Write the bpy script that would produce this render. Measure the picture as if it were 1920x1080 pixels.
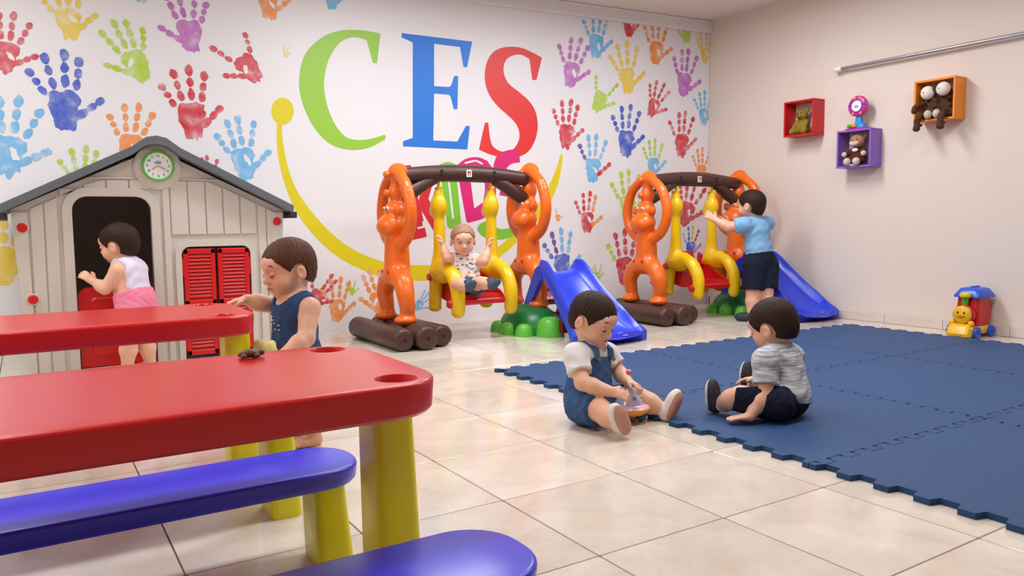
import bpy, bmesh, math, random
import numpy as np
from mathutils import Matrix, Vector
for o in list(bpy.data.objects): bpy.data.objects.remove(o, do_unlink=True)
scene = bpy.context.scene
COL = scene.collection
random.seed(7)

# ------------------------------------------------------------------ camera (solved from floor tiles and wall lines)
FPX, PITCH, ROLL, YAW = 1438.665, .0850724, -.00974375, 1.00691918
CAM = np.array([-1.52533, -2.68147, 0.78541])
_c, _s = math.cos(YAW), math.sin(YAW)
_x, _y, _z = np.array([_s, -_c, 0]), np.array([_c, _s, 0]), np.array([0, 0, 1.])
FWD = math.cos(PITCH) * _y - math.sin(PITCH) * _z
_u = math.sin(PITCH) * _y + math.cos(PITCH) * _z
RGT = math.cos(ROLL) * _x + math.sin(ROLL) * _u
UPV = -math.sin(ROLL) * _x + math.cos(ROLL) * _u
def ray(px, py): return FWD + RGT * (px - 960) / FPX + UPV * (540 - py) / FPX
def at(px, py, d): return CAM + ray(px, py) * d                       # pixel + distance along the view axis
def onz(px, py, z=0.):
    r = ray(px, py); return CAM + r * (z - CAM[2]) / r[2]
def ony(px, py, Y):
    r = ray(px, py); return CAM + r * (Y - CAM[1]) / r[1]
def onx(px, py, X):
    r = ray(px, py); return CAM + r * (X - CAM[0]) / r[0]
cam_data = bpy.data.cameras.new('camera')
cam_data.sensor_width = 36.0
cam_data.lens = FPX / 1920 * 36.0
cam_data.clip_start = .02
cam = bpy.data.objects.new('camera', cam_data)
COL.objects.link(cam)
cam.matrix_world = Matrix(((RGT[0], UPV[0], -FWD[0], CAM[0]), (RGT[1], UPV[1], -FWD[1], CAM[1]),
                           (RGT[2], UPV[2], -FWD[2], CAM[2]), (0, 0, 0, 1)))
scene.camera = cam

# ------------------------------------------------------------------ light and exposure
world = bpy.data.worlds.new('world'); scene.world = world
world.use_nodes = True
world.node_tree.nodes['Background'].inputs[0].default_value = (1, 1, 1, 1)
world.node_tree.nodes['Background'].inputs[1].default_value = .3
scene.view_settings.view_transform = 'Standard'
scene.view_settings.look = 'None'
scene.view_settings.gamma = 1
scene.view_settings.use_curve_mapping = False
scene.view_settings.exposure = 0.0
CEIL = 2.62
LAMPS = [(-2.2, 1.5), (.5, 1.3), (2.3, 1.0), (-2.2, -.9), (.5, -.9), (2.3, -1.1)]
LAMP_W = 33.0
for i, (x, y) in enumerate(LAMPS):
    ld = bpy.data.lights.new('ceiling_lamp_light', 'AREA')
    ld.shape = 'RECTANGLE'; ld.size = 1.15; ld.size_y = .28
    ld.energy = LAMP_W * (1.1 if y > 0 else .72); ld.color = (.94, .97, 1.0)
    lo = bpy.data.objects.new('ceiling_lamp_light', ld); COL.objects.link(lo)
    lo.location = (x, y, CEIL - .075)

# ------------------------------------------------------------------ helpers
def lin(c):
    return tuple(((v / 255) / 12.92 if v / 255 <= .04045 else ((v / 255 + .055) / 1.055) ** 2.4) for v in c) + (1,)
MATS = {}
def mat(name, rgb, rough=.5, var=.06, scale=12., bump=0., bscale=60., spec=.5, coat=0., sub=0., metal=0., rgb2=None, emis=0.):
    """procedural principled material: base colour varied by noise, optional fine relief"""
    if name in MATS: return MATS[name]
    m = bpy.data.materials.new(name); m.use_nodes = True
    nt = m.node_tree; N = nt.nodes; L = nt.links
    b = N['Principled BSDF']
    tc = N.new('ShaderNodeTexCoord')
    nz = N.new('ShaderNodeTexNoise'); nz.inputs['Scale'].default_value = scale; nz.inputs['Detail'].default_value = 4
    L.new(tc.outputs['Object'], nz.inputs['Vector'])
    mx = N.new('ShaderNodeMix'); mx.data_type = 'RGBA'
    c = lin(rgb)
    c2 = lin(rgb2) if rgb2 else tuple(min(1, v * (1 - var * 2)) for v in c[:3]) + (1,)
    mx.inputs[6].default_value = c; mx.inputs[7].default_value = c2
    L.new(nz.outputs['Fac'], mx.inputs[0])
    L.new(mx.outputs[2], b.inputs['Base Color'])
    b.inputs['Roughness'].default_value = rough
    b.inputs['Specular IOR Level'].default_value = spec
    b.inputs['Metallic'].default_value = metal
    if coat: b.inputs['Coat Weight'].default_value = coat; b.inputs['Coat Roughness'].default_value = .3
    if sub:
        b.inputs['Subsurface Weight'].default_value = sub
        b.inputs['Subsurface Radius'].default_value = (.012, .005, .003)
    if bump:
        n2 = N.new('ShaderNodeTexNoise'); n2.inputs['Scale'].default_value = bscale; n2.inputs['Detail'].default_value = 3
        L.new(tc.outputs['Object'], n2.inputs['Vector'])
        bp = N.new('ShaderNodeBump'); bp.inputs['Strength'].default_value = bump; bp.inputs['Distance'].default_value = .01
        L.new(n2.outputs['Fac'], bp.inputs['Height']); L.new(bp.outputs['Normal'], b.inputs['Normal'])
    if emis:
        b.inputs['Emission Color'].default_value = c; b.inputs['Emission Strength'].default_value = emis
    MATS[name] = m
    return m

def tag(o, label=None, cat=None, group=None, kind=None):
    if label: o['label'] = label
    if cat: o['category'] = cat
    if group: o['group'] = group
    if kind: o['kind'] = kind
    return o
def empty(name, loc, rz=0.):
    o = bpy.data.objects.new(name, None); COL.objects.link(o)
    o.location = tuple(float(v) for v in loc); o.rotation_euler = (0, 0, rz); o.empty_display_size = .1
    return o
def obj(name, V, Fc, m, parent=None, smooth=False, origin=None, auto=None):
    """one mesh object; V are in the parent's local frame (or world for top-level, moved to origin)"""
    me = bpy.data.meshes.new(name)
    V = np.asarray(V, float).reshape(-1, 3)
    if origin is not None: V = V - np.asarray(origin, float)
    me.from_pydata(V.tolist(), [], [tuple(int(i) for i in f) for f in Fc])
    me.update()
    bm = bmesh.new(); bm.from_mesh(me)
    bmesh.ops.recalc_face_normals(bm, faces=bm.faces[:])
    bm.to_mesh(me); bm.free()
    if smooth:
        me.polygons.foreach_set('use_smooth', [True] * len(me.polygons))
        if auto is not None:
            me.set_sharp_from_angle(angle=auto)
    if m is not None: me.materials.append(m)
    o = bpy.data.objects.new(name, me); COL.objects.link(o)
    if parent is not None: o.parent = parent
    elif origin is not None: o.location = tuple(float(v) for v in origin)
    return o
def share(src, name, parent=None, loc=(0, 0, 0), rot=(0, 0, 0), scale=(1, 1, 1)):
    o = bpy.data.objects.new(name, src.data); COL.objects.link(o)
    o.parent = parent; o.location = tuple(float(v) for v in loc); o.rotation_euler = rot; o.scale = scale
    return o
def copy_tree(o, parent=None):
    c = o.copy(); COL.objects.link(c); c.parent = parent
    for ch in list(o.children): copy_tree(ch, c)
    return c
class MB:
    """collects simple shapes into one mesh"""
    def __init__(s): s.V = []; s.F = []
    def add(s, V, F):
        n = len(s.V); s.V += [tuple(map(float, v)) for v in V]; s.F += [tuple(i + n for i in f) for f in F]; return s
    def loft(s, rings, cap=True, close=True):
        n = len(rings[0]); V = [p for r in rings for p in r]; F = []
        for i in range(len(rings) - 1):
            for j in range(n if close else n - 1):
                k = (j + 1) % n
                F.append((i * n + j, i * n + k, (i + 1) * n + k, (i + 1) * n + j))
        if cap: F.append(tuple(range(n - 1, -1, -1))); F.append(tuple(range((len(rings) - 1) * n, len(rings) * n)))
        return s.add(V, F)
    def box(s, lo, hi, bev=0.):
        lo = np.array(lo, float); hi = np.array(hi, float)
        b = min(bev, *(abs(hi - lo) / 2.01)) if bev else 0
        if not b:
            x0, y0, z0 = lo; x1, y1, z1 = hi
            return s.add([(x0, y0, z0), (x1, y0, z0), (x1, y1, z0), (x0, y1, z0), (x0, y0, z1), (x1, y0, z1), (x1, y1, z1), (x0, y1, z1)],
                         [(0, 3, 2, 1), (4, 5, 6, 7), (0, 1, 5, 4), (1, 2, 6, 5), (2, 3, 7, 6), (3, 0, 4, 7)])
        rings = []
        for ins, z in ((b, lo[2]), (0, lo[2] + b), (0, hi[2] - b), (b, hi[2])):
            x0, y0, x1, y1 = lo[0] + ins, lo[1] + ins, hi[0] - ins, hi[1] - ins
            e = b if ins == 0 else b * .6
            rings.append([(x0 + e, y0, z), (x1 - e, y0, z), (x1, y0 + e, z), (x1, y1 - e, z), (x1 - e, y1, z), (x0 + e, y1, z), (x0, y1 - e, z), (x0, y0 + e, z)])
        return s.loft(rings)
    def tube(s, pts, rad, n=12, cap=True):
        pts = [np.array(p, float) for p in pts]
        rad = [rad] * len(pts) if np.isscalar(rad) else list(rad)
        rings = []; prev = None
        for i, p in enumerate(pts):
            t = pts[min(i + 1, len(pts) - 1)] - pts[max(i - 1, 0)]; t = t / np.linalg.norm(t)
            if prev is None:
                a = np.array([0, 0, 1.]) if abs(t[2]) < .9 else np.array([1., 0, 0])
                u = np.cross(t, a); u /= np.linalg.norm(u)
            else:
                u = prev - t * (prev @ t); u /= np.linalg.norm(u)
            prev = u; w = np.cross(t, u)
            rings.append([p + rad[i] * (math.cos(2 * math.pi * k / n) * u + math.sin(2 * math.pi * k / n) * w) for k in range(n)])
        return s.loft(rings, cap)
    def lathe(s, prof, c=(0, 0, 0), axis='z', n=24):
        c = np.array(c, float); rings = []
        for r, h in prof:
            ring = []
            for k in range(n):
                a = 2 * math.pi * k / n; x, y = max(r, 1e-4) * math.cos(a), max(r, 1e-4) * math.sin(a)
                ring.append(c + {'z': (x, y, h), 'x': (h, x, y), 'y': (y, h, x)}[axis])
            rings.append(ring)
        return s.loft(rings)
    def prism(s, poly, f0, f1):
        """poly: 2-D points; f0/f1 map a 2-D point to 3-D front and back"""
        return s.loft([[f0(p) for p in poly], [f1(p) for p in poly]])
    def ell(s, c, r, n=14, M=None):
        c = np.array(c, float); r = np.array([r] * 3 if np.isscalar(r) else r, float); rings = []
        for i in range(n // 2 + 1):
            th = math.pi * i / (n // 2); th = min(max(th, .03), math.pi - .03)
            ring = []
            for k in range(n):
                a = 2 * math.pi * k / n
                v = np.array([math.sin(th) * math.cos(a), math.sin(th) * math.sin(a), math.cos(th)]) * r
                if M is not None: v = M @ v
                ring.append(c + v)
            rings.append(ring)
        return s.loft(rings)
    def build(s, name, m, parent=None, smooth=False, origin=None, auto=None):
        return obj(name, s.V, s.F, m, parent, smooth, origin, auto)
def rrect(x0, y0, x1, y1, r, z, n=6):
    out = []
    for cx, cy, a0 in ((x1 - r, y0 + r, -90), (x1 - r, y1 - r, 0), (x0 + r, y1 - r, 90), (x0 + r, y0 + r, 180)):
        for k in range(n + 1):
            a = math.radians(a0 + 90 * k / n); out.append((cx + r * math.cos(a), cy + r * math.sin(a), z))
    return out
def smoothpoly(P, it=2):
    """Chaikin corner cutting of a closed outline"""
    P = [np.array(p, float) for p in P]
    for _ in range(it):
        Q = []
        for i in range(len(P)):
            a, b = P[i], P[(i + 1) % len(P)]
            Q += [a * .75 + b * .25, a * .25 + b * .75]
        P = Q
    return P
def nrm(v):
    v = np.asarray(v, float); return v / np.linalg.norm(v)
# ------------------------------------------------------------------ soft shapes: signed distances meshed by surface nets
class Cone:                                                            # tapered limb
    def __init__(s, a, b, r1, r2, k=.02, cuts=(), sub=False):
        s.a, s.b, s.r1, s.r2, s.k, s.cuts, s.sub = np.array(a, float), np.array(b, float), r1, r2, k, cuts, sub
        s.c = (s.a + s.b) / 2; s.R = np.linalg.norm(s.b - s.a) / 2 + max(r1, r2)
    def d(s, P):
        ba = s.b - s.a; pa = P - s.a
        h = np.clip(pa @ ba / max(ba @ ba, 1e-12), 0, 1)
        return np.linalg.norm(pa - h[:, None] * ba, axis=1) - (s.r1 + (s.r2 - s.r1) * h)
class Ell:                                                             # oriented ellipsoid, axes are the rows of M
    def __init__(s, c, r, M=None, k=.02, cuts=(), sub=False):
        s.c = np.array(c, float); s.r = np.array([r] * 3 if np.isscalar(r) else r, float)
        s.M = np.eye(3) if M is None else np.array(M, float); s.k, s.cuts, s.sub = k, cuts, sub; s.R = s.r.max()
    def d(s, P):
        q = (P - s.c) @ s.M.T
        k0 = np.linalg.norm(q / s.r, axis=1); k1 = np.linalg.norm(q / (s.r ** 2), axis=1)
        return np.where(k1 > 1e-9, k0 * (k0 - 1) / np.maximum(k1, 1e-9), -s.r.min())
def grow(prims, d):
    out = []
    for p in prims:
        if isinstance(p, Cone): out.append(Cone(p.a, p.b, p.r1 + d, p.r2 + d, p.k, p.cuts, p.sub))
        else: out.append(Ell(p.c, p.r + d, p.M, p.k, p.cuts, p.sub))
    return out
def field(P, prims, cuts=(), extra=None):
    D = np.full(len(P), 1.0)
    for p in prims:
        m = ((P - p.c) ** 2).sum(1) < (p.R + p.k + .035) ** 2
        if not m.any(): continue
        Q = P[m]; d = p.d(Q)
        for (cp, cn) in p.cuts: d = np.maximum(d, (Q - np.asarray(cp)) @ np.asarray(cn))
        D0 = D[m]
        if p.sub:
            h = np.maximum(p.k - np.abs(D0 + d), 0) / p.k; D[m] = np.maximum(D0, -d) + h * h * p.k / 4
        else:
            h = np.maximum(p.k - np.abs(D0 - d), 0) / p.k; D[m] = np.minimum(D0, d) - h * h * p.k / 4
    for (cp, cn) in cuts: D = np.maximum(D, (P - np.asarray(cp)) @ np.asarray(cn))
    if extra is not None: D = extra(P, D)
    return D
def sdf_mesh(prims, res, cuts=(), extra=None, B=4):
    lo = np.min([p.c - p.R for p in prims if not p.sub], axis=0) - 3 * res
    hi = np.max([p.c + p.R for p in prims if not p.sub], axis=0) + 3 * res
    nb = np.ceil((hi - lo) / (res * B)).astype(int) + 1
    ix = np.stack(np.meshgrid(*[np.arange(n) for n in nb], indexing='ij'), -1).reshape(-1, 3)
    cen = lo + (ix + .5) * res * B
    dc = field(cen, prims, cuts, extra)
    act = ix[np.abs(dc) < res * B * 1.25 + .004]
    G = np.full(nb * B + 1, 1.0, dtype=np.float32)
    coarse = dc.reshape(nb)
    G[:-1, :-1, :-1] = np.where(np.repeat(np.repeat(np.repeat(coarse, B, 0), B, 1), B, 2) < 0, -1, 1)
    off = np.stack(np.meshgrid(*[np.arange(B + 1)] * 3, indexing='ij'), -1).reshape(-1, 3)
    ids = (act[:, None, :] * B + off[None]).reshape(-1, 3)
    flat = np.unique(np.ravel_multi_index(ids.T, G.shape))
    ii = np.stack(np.unravel_index(flat, G.shape), -1)
    vals = np.empty(len(ii))
    for s0 in range(0, len(ii), 400000):
        vals[s0:s0 + 400000] = field(lo + ii[s0:s0 + 400000] * res, prims, cuts, extra)
    G.reshape(-1)[flat] = vals
    S = G < 0
    # cells that change sign
    cs = sum(S[dx:S.shape[0] - 1 + dx, dy:S.shape[1] - 1 + dy, dz:S.shape[2] - 1 + dz].astype(np.int8) for dx in (0, 1) for dy in (0, 1) for dz in (0, 1))
    cells = np.argwhere((cs > 0) & (cs < 8))
    vid = np.full(cs.shape, -1, dtype=np.int64); vid[tuple(cells.T)] = np.arange(len(cells))
    acc = np.zeros((len(cells), 3)); cnt = np.zeros(len(cells))
    corners = [(a, b, c) for a in (0, 1) for b in (0, 1) for c in (0, 1)]
    for i, a in enumerate(corners):
        for b in corners[i + 1:]:
            if sum(abs(x - y) for x, y in zip(a, b)) != 1: continue
            va = G[tuple((cells + a).T)]; vb = G[tuple((cells + b).T)]
            m = (va < 0) != (vb < 0)
            t = np.where(m, va / np.where(np.abs(va - vb) < 1e-9, 1, va - vb), 0)
            p = np.array(a) + t[:, None] * (np.array(b) - np.array(a))
            acc[m] += p[m]; cnt[m] += 1
    V = lo + (cells + acc / np.maximum(cnt, 1)[:, None]) * res
    F = []
    for ax in range(3):
        sl0 = [slice(None)] * 3; sl1 = [slice(None)] * 3
        sl0[ax] = slice(0, -1); sl1[ax] = slice(1, None)
        e = np.argwhere(S[tuple(sl0)] != S[tuple(sl1)])
        o1, o2 = [(1, 2), (2, 0), (0, 1)][ax]
        ok = (e[:, o1] > 0) & (e[:, o2] > 0) & (e[:, o1] < cs.shape[o1]) & (e[:, o2] < cs.shape[o2]); e = e[ok]
        flip = S[tuple(e.T)]
        q = []
        for da, db in ((0, 0), (1, 0), (1, 1), (0, 1)):
            c = e.copy(); c[:, o1] -= da; c[:, o2] -= db; q.append(vid[tuple(c.T)])
        q = np.stack(q, 1); q[flip] = q[flip][:, ::-1]
        F.append(q[(q >= 0).all(1)])
    return V, np.concatenate(F)
def sdf_obj(name, prims, res, m, parent=None, cuts=(), extra=None, origin=None, flipn=False):
    V, F = sdf_mesh(prims, res, cuts, extra)
    if origin is not None: V = V - np.asarray(origin, float)
    me = bpy.data.meshes.new(name)
    me.vertices.add(len(V)); me.vertices.foreach_set('co', V.astype(np.float32).ravel())
    F = F[:, ::-1]
    me.loops.add(F.size); me.loops.foreach_set('vertex_index', F.ravel().astype(np.int32))
    me.polygons.add(len(F)); me.polygons.foreach_set('loop_start', np.arange(0, F.size, 4, dtype=np.int32))
    me.polygons.foreach_set('use_smooth', np.ones(len(F), bool))
    me.update(calc_edges=True); me.validate()
    me.materials.append(m)
    o = bpy.data.objects.new(name, me); COL.objects.link(o)
    if parent is not None: o.parent = parent
    return o
# ------------------------------------------------------------------ the room
XL, XR, YF, CORN = -3.6, 3.94, -5.2, np.array([3.94, 2.48])
WD = nrm(np.array([3.94 - .28, 2.48 - 2.866, 0]))                     # along the mural wall, to the right
WN = np.array([WD[1], -WD[0], 0])                                      # out of the wall, into the room
W0 = np.array([3.94, 2.48, 0])
def wallpt(s, z, off=0.): return W0 - WD * s + WN * off + np.array([0, 0, z])   # s metres left of the corner
def px_wall(px, py):
    r = ray(px, py); P = CAM + r * ((W0 - CAM) @ WN) / (r @ WN)
    return np.array([(W0 - P) @ WD, P[2]])
def tile_material():
    m = bpy.data.materials.new('glazed_floor_tile'); m.use_nodes = True
    nt = m.node_tree; N = nt.nodes; L = nt.links; b = N['Principled BSDF']
    tc = N.new('ShaderNodeTexCoord'); oi = N.new('ShaderNodeObjectInfo')
    ad = N.new('ShaderNodeVectorMath'); ad.operation = 'ADD'
    mu = N.new('ShaderNodeMath'); mu.operation = 'MULTIPLY'; mu.inputs[1].default_value = 40
    L.new(oi.outputs['Random'], mu.inputs[0]); L.new(tc.outputs['Object'], ad.inputs[0]); L.new(mu.outputs[0], ad.inputs[1])
    n1 = N.new('ShaderNodeTexNoise'); n1.inputs['Scale'].default_value = 5; n1.inputs['Detail'].default_value = 6; n1.inputs['Roughness'].default_value = .65
    n1.inputs['Distortion'].default_value = .8
    L.new(ad.outputs[0], n1.inputs['Vector'])
    cr = N.new('ShaderNodeValToRGB'); e = cr.color_ramp.elements
    e[0].position = .3; e[0].color = lin((211, 195, 180)); e[1].position = .68; e[1].color = lin((231, 220, 207))
    L.new(n1.outputs['Fac'], cr.inputs[0])
    hs = N.new('ShaderNodeHueSaturation')
    mr = N.new('ShaderNodeMapRange'); mr.inputs[3].default_value = .9; mr.inputs[4].default_value = 1.05
    L.new(oi.outputs['Random'], mr.inputs[0]); L.new(mr.outputs[0], hs.inputs['Value']); L.new(cr.outputs[0], hs.inputs['Color'])
    L.new(hs.outputs[0], b.inputs['Base Color'])
    b.inputs['Roughness'].default_value = .13; b.inputs['Specular IOR Level'].default_value = .6
    n2 = N.new('ShaderNodeTexNoise'); n2.inputs['Scale'].default_value = 9
    L.new(ad.outputs[0], n2.inputs['Vector'])
    bp = N.new('ShaderNodeBump'); bp.inputs['Strength'].default_value = .04; bp.inputs['Distance'].default_value = .01
    L.new(n2.outputs['Fac'], bp.inputs['Height']); L.new(bp.outputs[0], b.inputs['Normal'])
    return m
M_TILE = tile_material()
M_GROUT = mat('tile_grout', (128, 110, 98), .9, .1, 30)
M_WALL = mat('cream_wall_paint', (230, 216, 205), .6, .015, 3, bump=.08, bscale=120)
M_CEIL = mat('cream_ceiling_paint', (240, 233, 220), .8, .02, 3)
M_TRIM = mat('white_trim', (238, 236, 238), .45, .02, 8)
M_MURAL = mat('printed_vinyl_sheet', (236, 234, 238), .42, .015, 2.5)

floor = tag(MB().box((XL - .1, YF - .1, -.06), (XR + .1, 3.7, -.005)).build('floor', M_GROUT), kind='structure')
TX, TY = .42, .4364
tm = MB(); gx, gy = .0022, .0014
tm.loft([rrect(gx, gy, TX - gx, TY - gy, .003, -.005, 1), rrect(gx, gy, TX - gx, TY - gy, .003, -.0012, 1), rrect(gx + .0015, gy + .0015, TX - gx - .0015, TY - gy - .0015, .003, 0, 1)])
tile0 = None
for i in range(-8, 10):
    for j in range(-7, 8):
        x, y = i * TX, j * TY
        if x > XR - .02 or y > 3.25: continue
        # leave out what lies beyond the mural wall
        if (np.array([x, y, 0]) - W0) @ WN < -.1 and (np.array([x + TX, y, 0]) - W0) @ WN < -.1: continue
        if tile0 is None:
            tile0 = tm.build('tile', M_TILE, floor); tile0.location = (x, y, 0)
        else:
            share(tile0, 'tile', floor, (x, y, 0))
# ground beyond the tiles that were laid out one by one
big = MB()
for i in range(-8, 10):
    for j in range(-12, -7):
        x, y = i * TX, j * TY
        if x > XR - .02: continue
        big.box((x + gx, y + gy, -.005), (x + TX - gx, y + TY - gy, 0))
tag(big.build('tile', M_TILE, floor), kind='stuff')

a, b_ = wallpt(7.6, 0), wallpt(-.3, 0)
def slab(s0, s1, z0, z1, o0, o1):
    m = MB(); P = [wallpt(s, z, o) for o in (o0, o1) for z in (z0, z1) for s in (s0, s1)]
    return m.add(P, [(0, 1, 3, 2), (4, 6, 7, 5), (0, 2, 6, 4), (1, 5, 7, 3), (0, 4, 5, 1), (2, 3, 7, 6)])
wall_back = tag(slab(7.7, -.15, -.05, CEIL + .1, -.12, -.002).build('wall_back', M_WALL), kind='structure')
slab(7.55, .01, .0, CEIL - .105, -.002, .002).build('mural_sheet', M_MURAL, wall_back)
wall_right = tag(MB().box((XR, YF - .1, -.05), (XR + .12, 2.7, CEIL + .1)).build('wall_right', M_WALL), kind='structure')
wall_left = tag(MB().box((XL - .12, YF - .1, -.05), (XL, 3.6, CEIL + .1)).build('wall_left', M_WALL), kind='structure')
wall_front = tag(MB().box((XL - .12, YF - .12, -.05), (XR + .12, YF, CEIL + .1)).build('wall_front', M_WALL), kind='structure')
ceiling = tag(MB().box((XL - .12, YF - .12, CEIL), (XR + .12, 3.6, CEIL + .1)).build('ceiling', M_CEIL), kind='structure')
# cornice along the top of the mural
trim = MB()
prof = [(0, CEIL - .11), (.02, CEIL - .108), (.024, CEIL - .09), (.024, CEIL - .012), (.03, CEIL - .004), (0, CEIL - .001)]
trim.loft([[wallpt(7.6, z, o) for o, z in prof], [wallpt(0, z, o) for o, z in prof]])
tag(trim.build('trim_1', M_TRIM), kind='structure')
# skirting tiles on the right wall
base = tag(MB().box((XR - .004, YF, 0), (XR, 2.46, .066)).build('baseboard_right', M_GROUT), kind='structure')
M_SKIRT = mat('pale_skirting_tile', (226, 214, 203), .25, .06, 9)
sk0 = None
y = 2.44
while y - .44 > YF:
    if sk0 is None:
        sk0 = MB().box((XR - .011, .0012, .001), (XR - .003, .4376, .07), .002).build('skirting_tile', M_SKIRT, base); sk0.location = (0, y - .44, 0)
    else: share(sk0, 'skirting_tile', base, (0, y - .44, 0))
    y -= .4388
# ceiling lamps that light the room
M_LAMPF = mat('lamp_housing', (235, 235, 235), .4)
M_DIFF = mat('lit_lamp_diffuser', (255, 250, 240), .5, emis=2.2)
names = ['above the playhouse', 'above the first swing', 'above the second swing', 'left of the camera', 'above the tables', 'above the foam mat']
for (x, y), nm in zip(LAMPS, names):
    r = empty('ceiling_lamp', (x, y, CEIL))
    tag(r, 'flat white rectangular ceiling lamp ' + nm, 'lamp', 'ceiling lamps')
    MB().box((-.62, -.17, -.05), (.62, .17, 0), .008).build('housing', M_LAMPF, r)
    MB().box((-.59, -.15, -.06), (.59, .15, -.05), .004).build('diffuser', M_DIFF, r)

# ------------------------------------------------------------------ printed mural: letters, smile, hand prints
MUR = {'green': (152, 204, 62), 'blue': (34, 122, 222), 'red': (228, 52, 50), 'yellow': (226, 210, 30), 'magenta': (220, 36, 120), 'kred': (214, 44, 52), 'kgreen': (128, 202, 60)}
LIFT = [.003]
def smoothcurve(P):
    """rounds the flowing parts of an outline and keeps its sharp corners"""
    P = [np.array(p, float) for p in P]; n = len(P)
    def turn(i):
        a, b = P[i] - P[i - 1], P[(i + 1) % n] - P[i]
        return abs(math.atan2(a[0] * b[1] - a[1] * b[0], a @ b))
    soft = [turn(i) < .62 for i in range(n)]; out = []
    for i in range(n):
        p0, p1, p2, p3 = P[i - 1], P[i], P[(i + 1) % n], P[(i + 2) % n]
        out.append(p1)
        if not (soft[i] or soft[(i + 1) % n]): continue
        m1 = (p2 - p0) / 2 if soft[i] else (p2 - p1); m2 = (p3 - p1) / 2 if soft[(i + 1) % n] else (p2 - p1)
        L_ = np.linalg.norm(p2 - p1); m1 = m1 / max(np.linalg.norm(m1), 1e-6) * L_; m2 = m2 / max(np.linalg.norm(m2), 1e-6) * L_
        for t in (.25, .5, .75):
            out.append((2 * t ** 3 - 3 * t * t + 1) * p1 + (t ** 3 - 2 * t * t + t) * m1 + (-2 * t ** 3 + 3 * t * t) * p2 + (t ** 3 - t * t) * m2)
    return out
def flat_print(name, poly, col, lift=None, sm=0, label=None):
    """an outline read off the photo, laid on the wall as a thin print"""
    poly = smoothcurve(poly)
    W = [px_wall(*p) for p in poly]
    z = lift or .0032
    bm = bmesh.new()
    vs = [bm.verts.new(tuple(wallpt(w[0], w[1], z))) for w in W]
    es = [bm.edges.new((vs[i], vs[(i + 1) % len(vs)])) for i in range(len(vs))]
    bmesh.ops.triangle_fill(bm, use_beauty=True, use_dissolve=False, edges=es, normal=tuple(WN))
    for f in bm.faces:
        f.normal_update()
        if f.normal.dot(Vector(WN)) < 0: f.normal_flip()
    me = bpy.data.meshes.new(name); bm.to_mesh(me); bm.free()
    me.materials.append(mat('mural_print_' + col, MUR[col], .42, .02, 4))
    o = bpy.data.objects.new(name, me); COL.objects.link(o); o.parent = wall_back
    if label: o['label'] = label
    return o
def c2(P): return [(480 + x * .37037, y * .37037) for x, y in P]
def c6(P): return [(640 + x * .37037, 280 + y * .37037) for x, y in P]
flat_print('letter_c', c2([(630, 170), (612, 320), (592, 320), (560, 205), (528, 193), (490, 189), (440, 205), (400, 245), (365, 310), (345, 400), (347, 470), (365, 550), (400, 630),
    (450, 690), (500, 708), (560, 706), (600, 698), (650, 682), (656, 690), (654, 705), (620, 725), (580, 745), (520, 758), (470, 758), (410, 745), (350, 710), (290, 640), (245, 550),
    (222, 470), (218, 410), (228, 330), (255, 265), (300, 215), (360, 175), (430, 155), (500, 151), (570, 158)]), 'green', label='big lime green serif letter C')
flat_print('letter_e', c2([(737, 168), (1094, 211), (1068, 340), (1050, 340), (1032, 238), (901, 222), (901, 436), (975, 441), (988, 432), (1003, 384), (1023, 385), (1019, 553), (1000, 553),
    (984, 490), (975, 480), (901, 474), (897, 711), (1018, 717), (1062, 638), (1082, 638), (1069, 757), (744, 741), (744, 715), (793, 698), (793, 215), (737, 190)]), 'blue', label='big blue serif letter E')
flat_print('letter_s', c2([(1447, 292), (1419, 405), (1398, 405), (1384, 300), (1350, 280), (1320, 277), (1290, 285), (1265, 305), (1252, 345), (1258, 385), (1280, 425), (1330, 465), (1380, 510),
    (1410, 555), (1424, 610), (1424, 660), (1410, 715), (1380, 765), (1340, 790), (1290, 798), (1235, 795), (1180, 780), (1128, 758), (1158, 622), (1175, 620), (1190, 725), (1215, 755),
    (1250, 768), (1285, 765), (1315, 740), (1332, 700), (1330, 660), (1310, 620), (1270, 580), (1220, 535), (1180, 480), (1160, 420), (1158, 365), (1170, 310), (1195, 270), (1235, 245),
    (1290, 237), (1340, 242), (1390, 262)]), 'red', label='big red serif letter S')
dot = [(529.6 + 21 * math.cos(t * math.pi / 18), 208.5 + 25.5 * math.sin(t * math.pi / 18)) for t in range(36)]
flat_print('smile_dot', dot, 'yellow', label='round yellow dot at the end of the smile')
outer = [(519, 232), (519, 270), (525, 312), (537, 355), (556, 398), (582, 434), (610, 463), (640, 486), (675, 504), (707, 517), (740, 523), (770, 526), (803, 526), (840, 523), (880, 511),
         (929, 487), (962, 461), (995, 428), (1021, 398), (1038, 365), (1047, 340), (1053, 310), (1055, 288)]
inner = [(1050, 291), (1042, 318), (1028, 350), (1010, 381), (988, 411), (962, 439), (929, 465), (880, 485), (840, 494), (803, 497), (770, 497), (740, 495), (707, 487), (672, 473), (640, 453),
         (618, 434), (597, 412), (574, 384), (553, 350), (539, 310), (531, 270), (528, 232)]
flat_print('smile_arc', outer + inner, 'yellow', .0028, label='long yellow smile arc under the letters')
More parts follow.
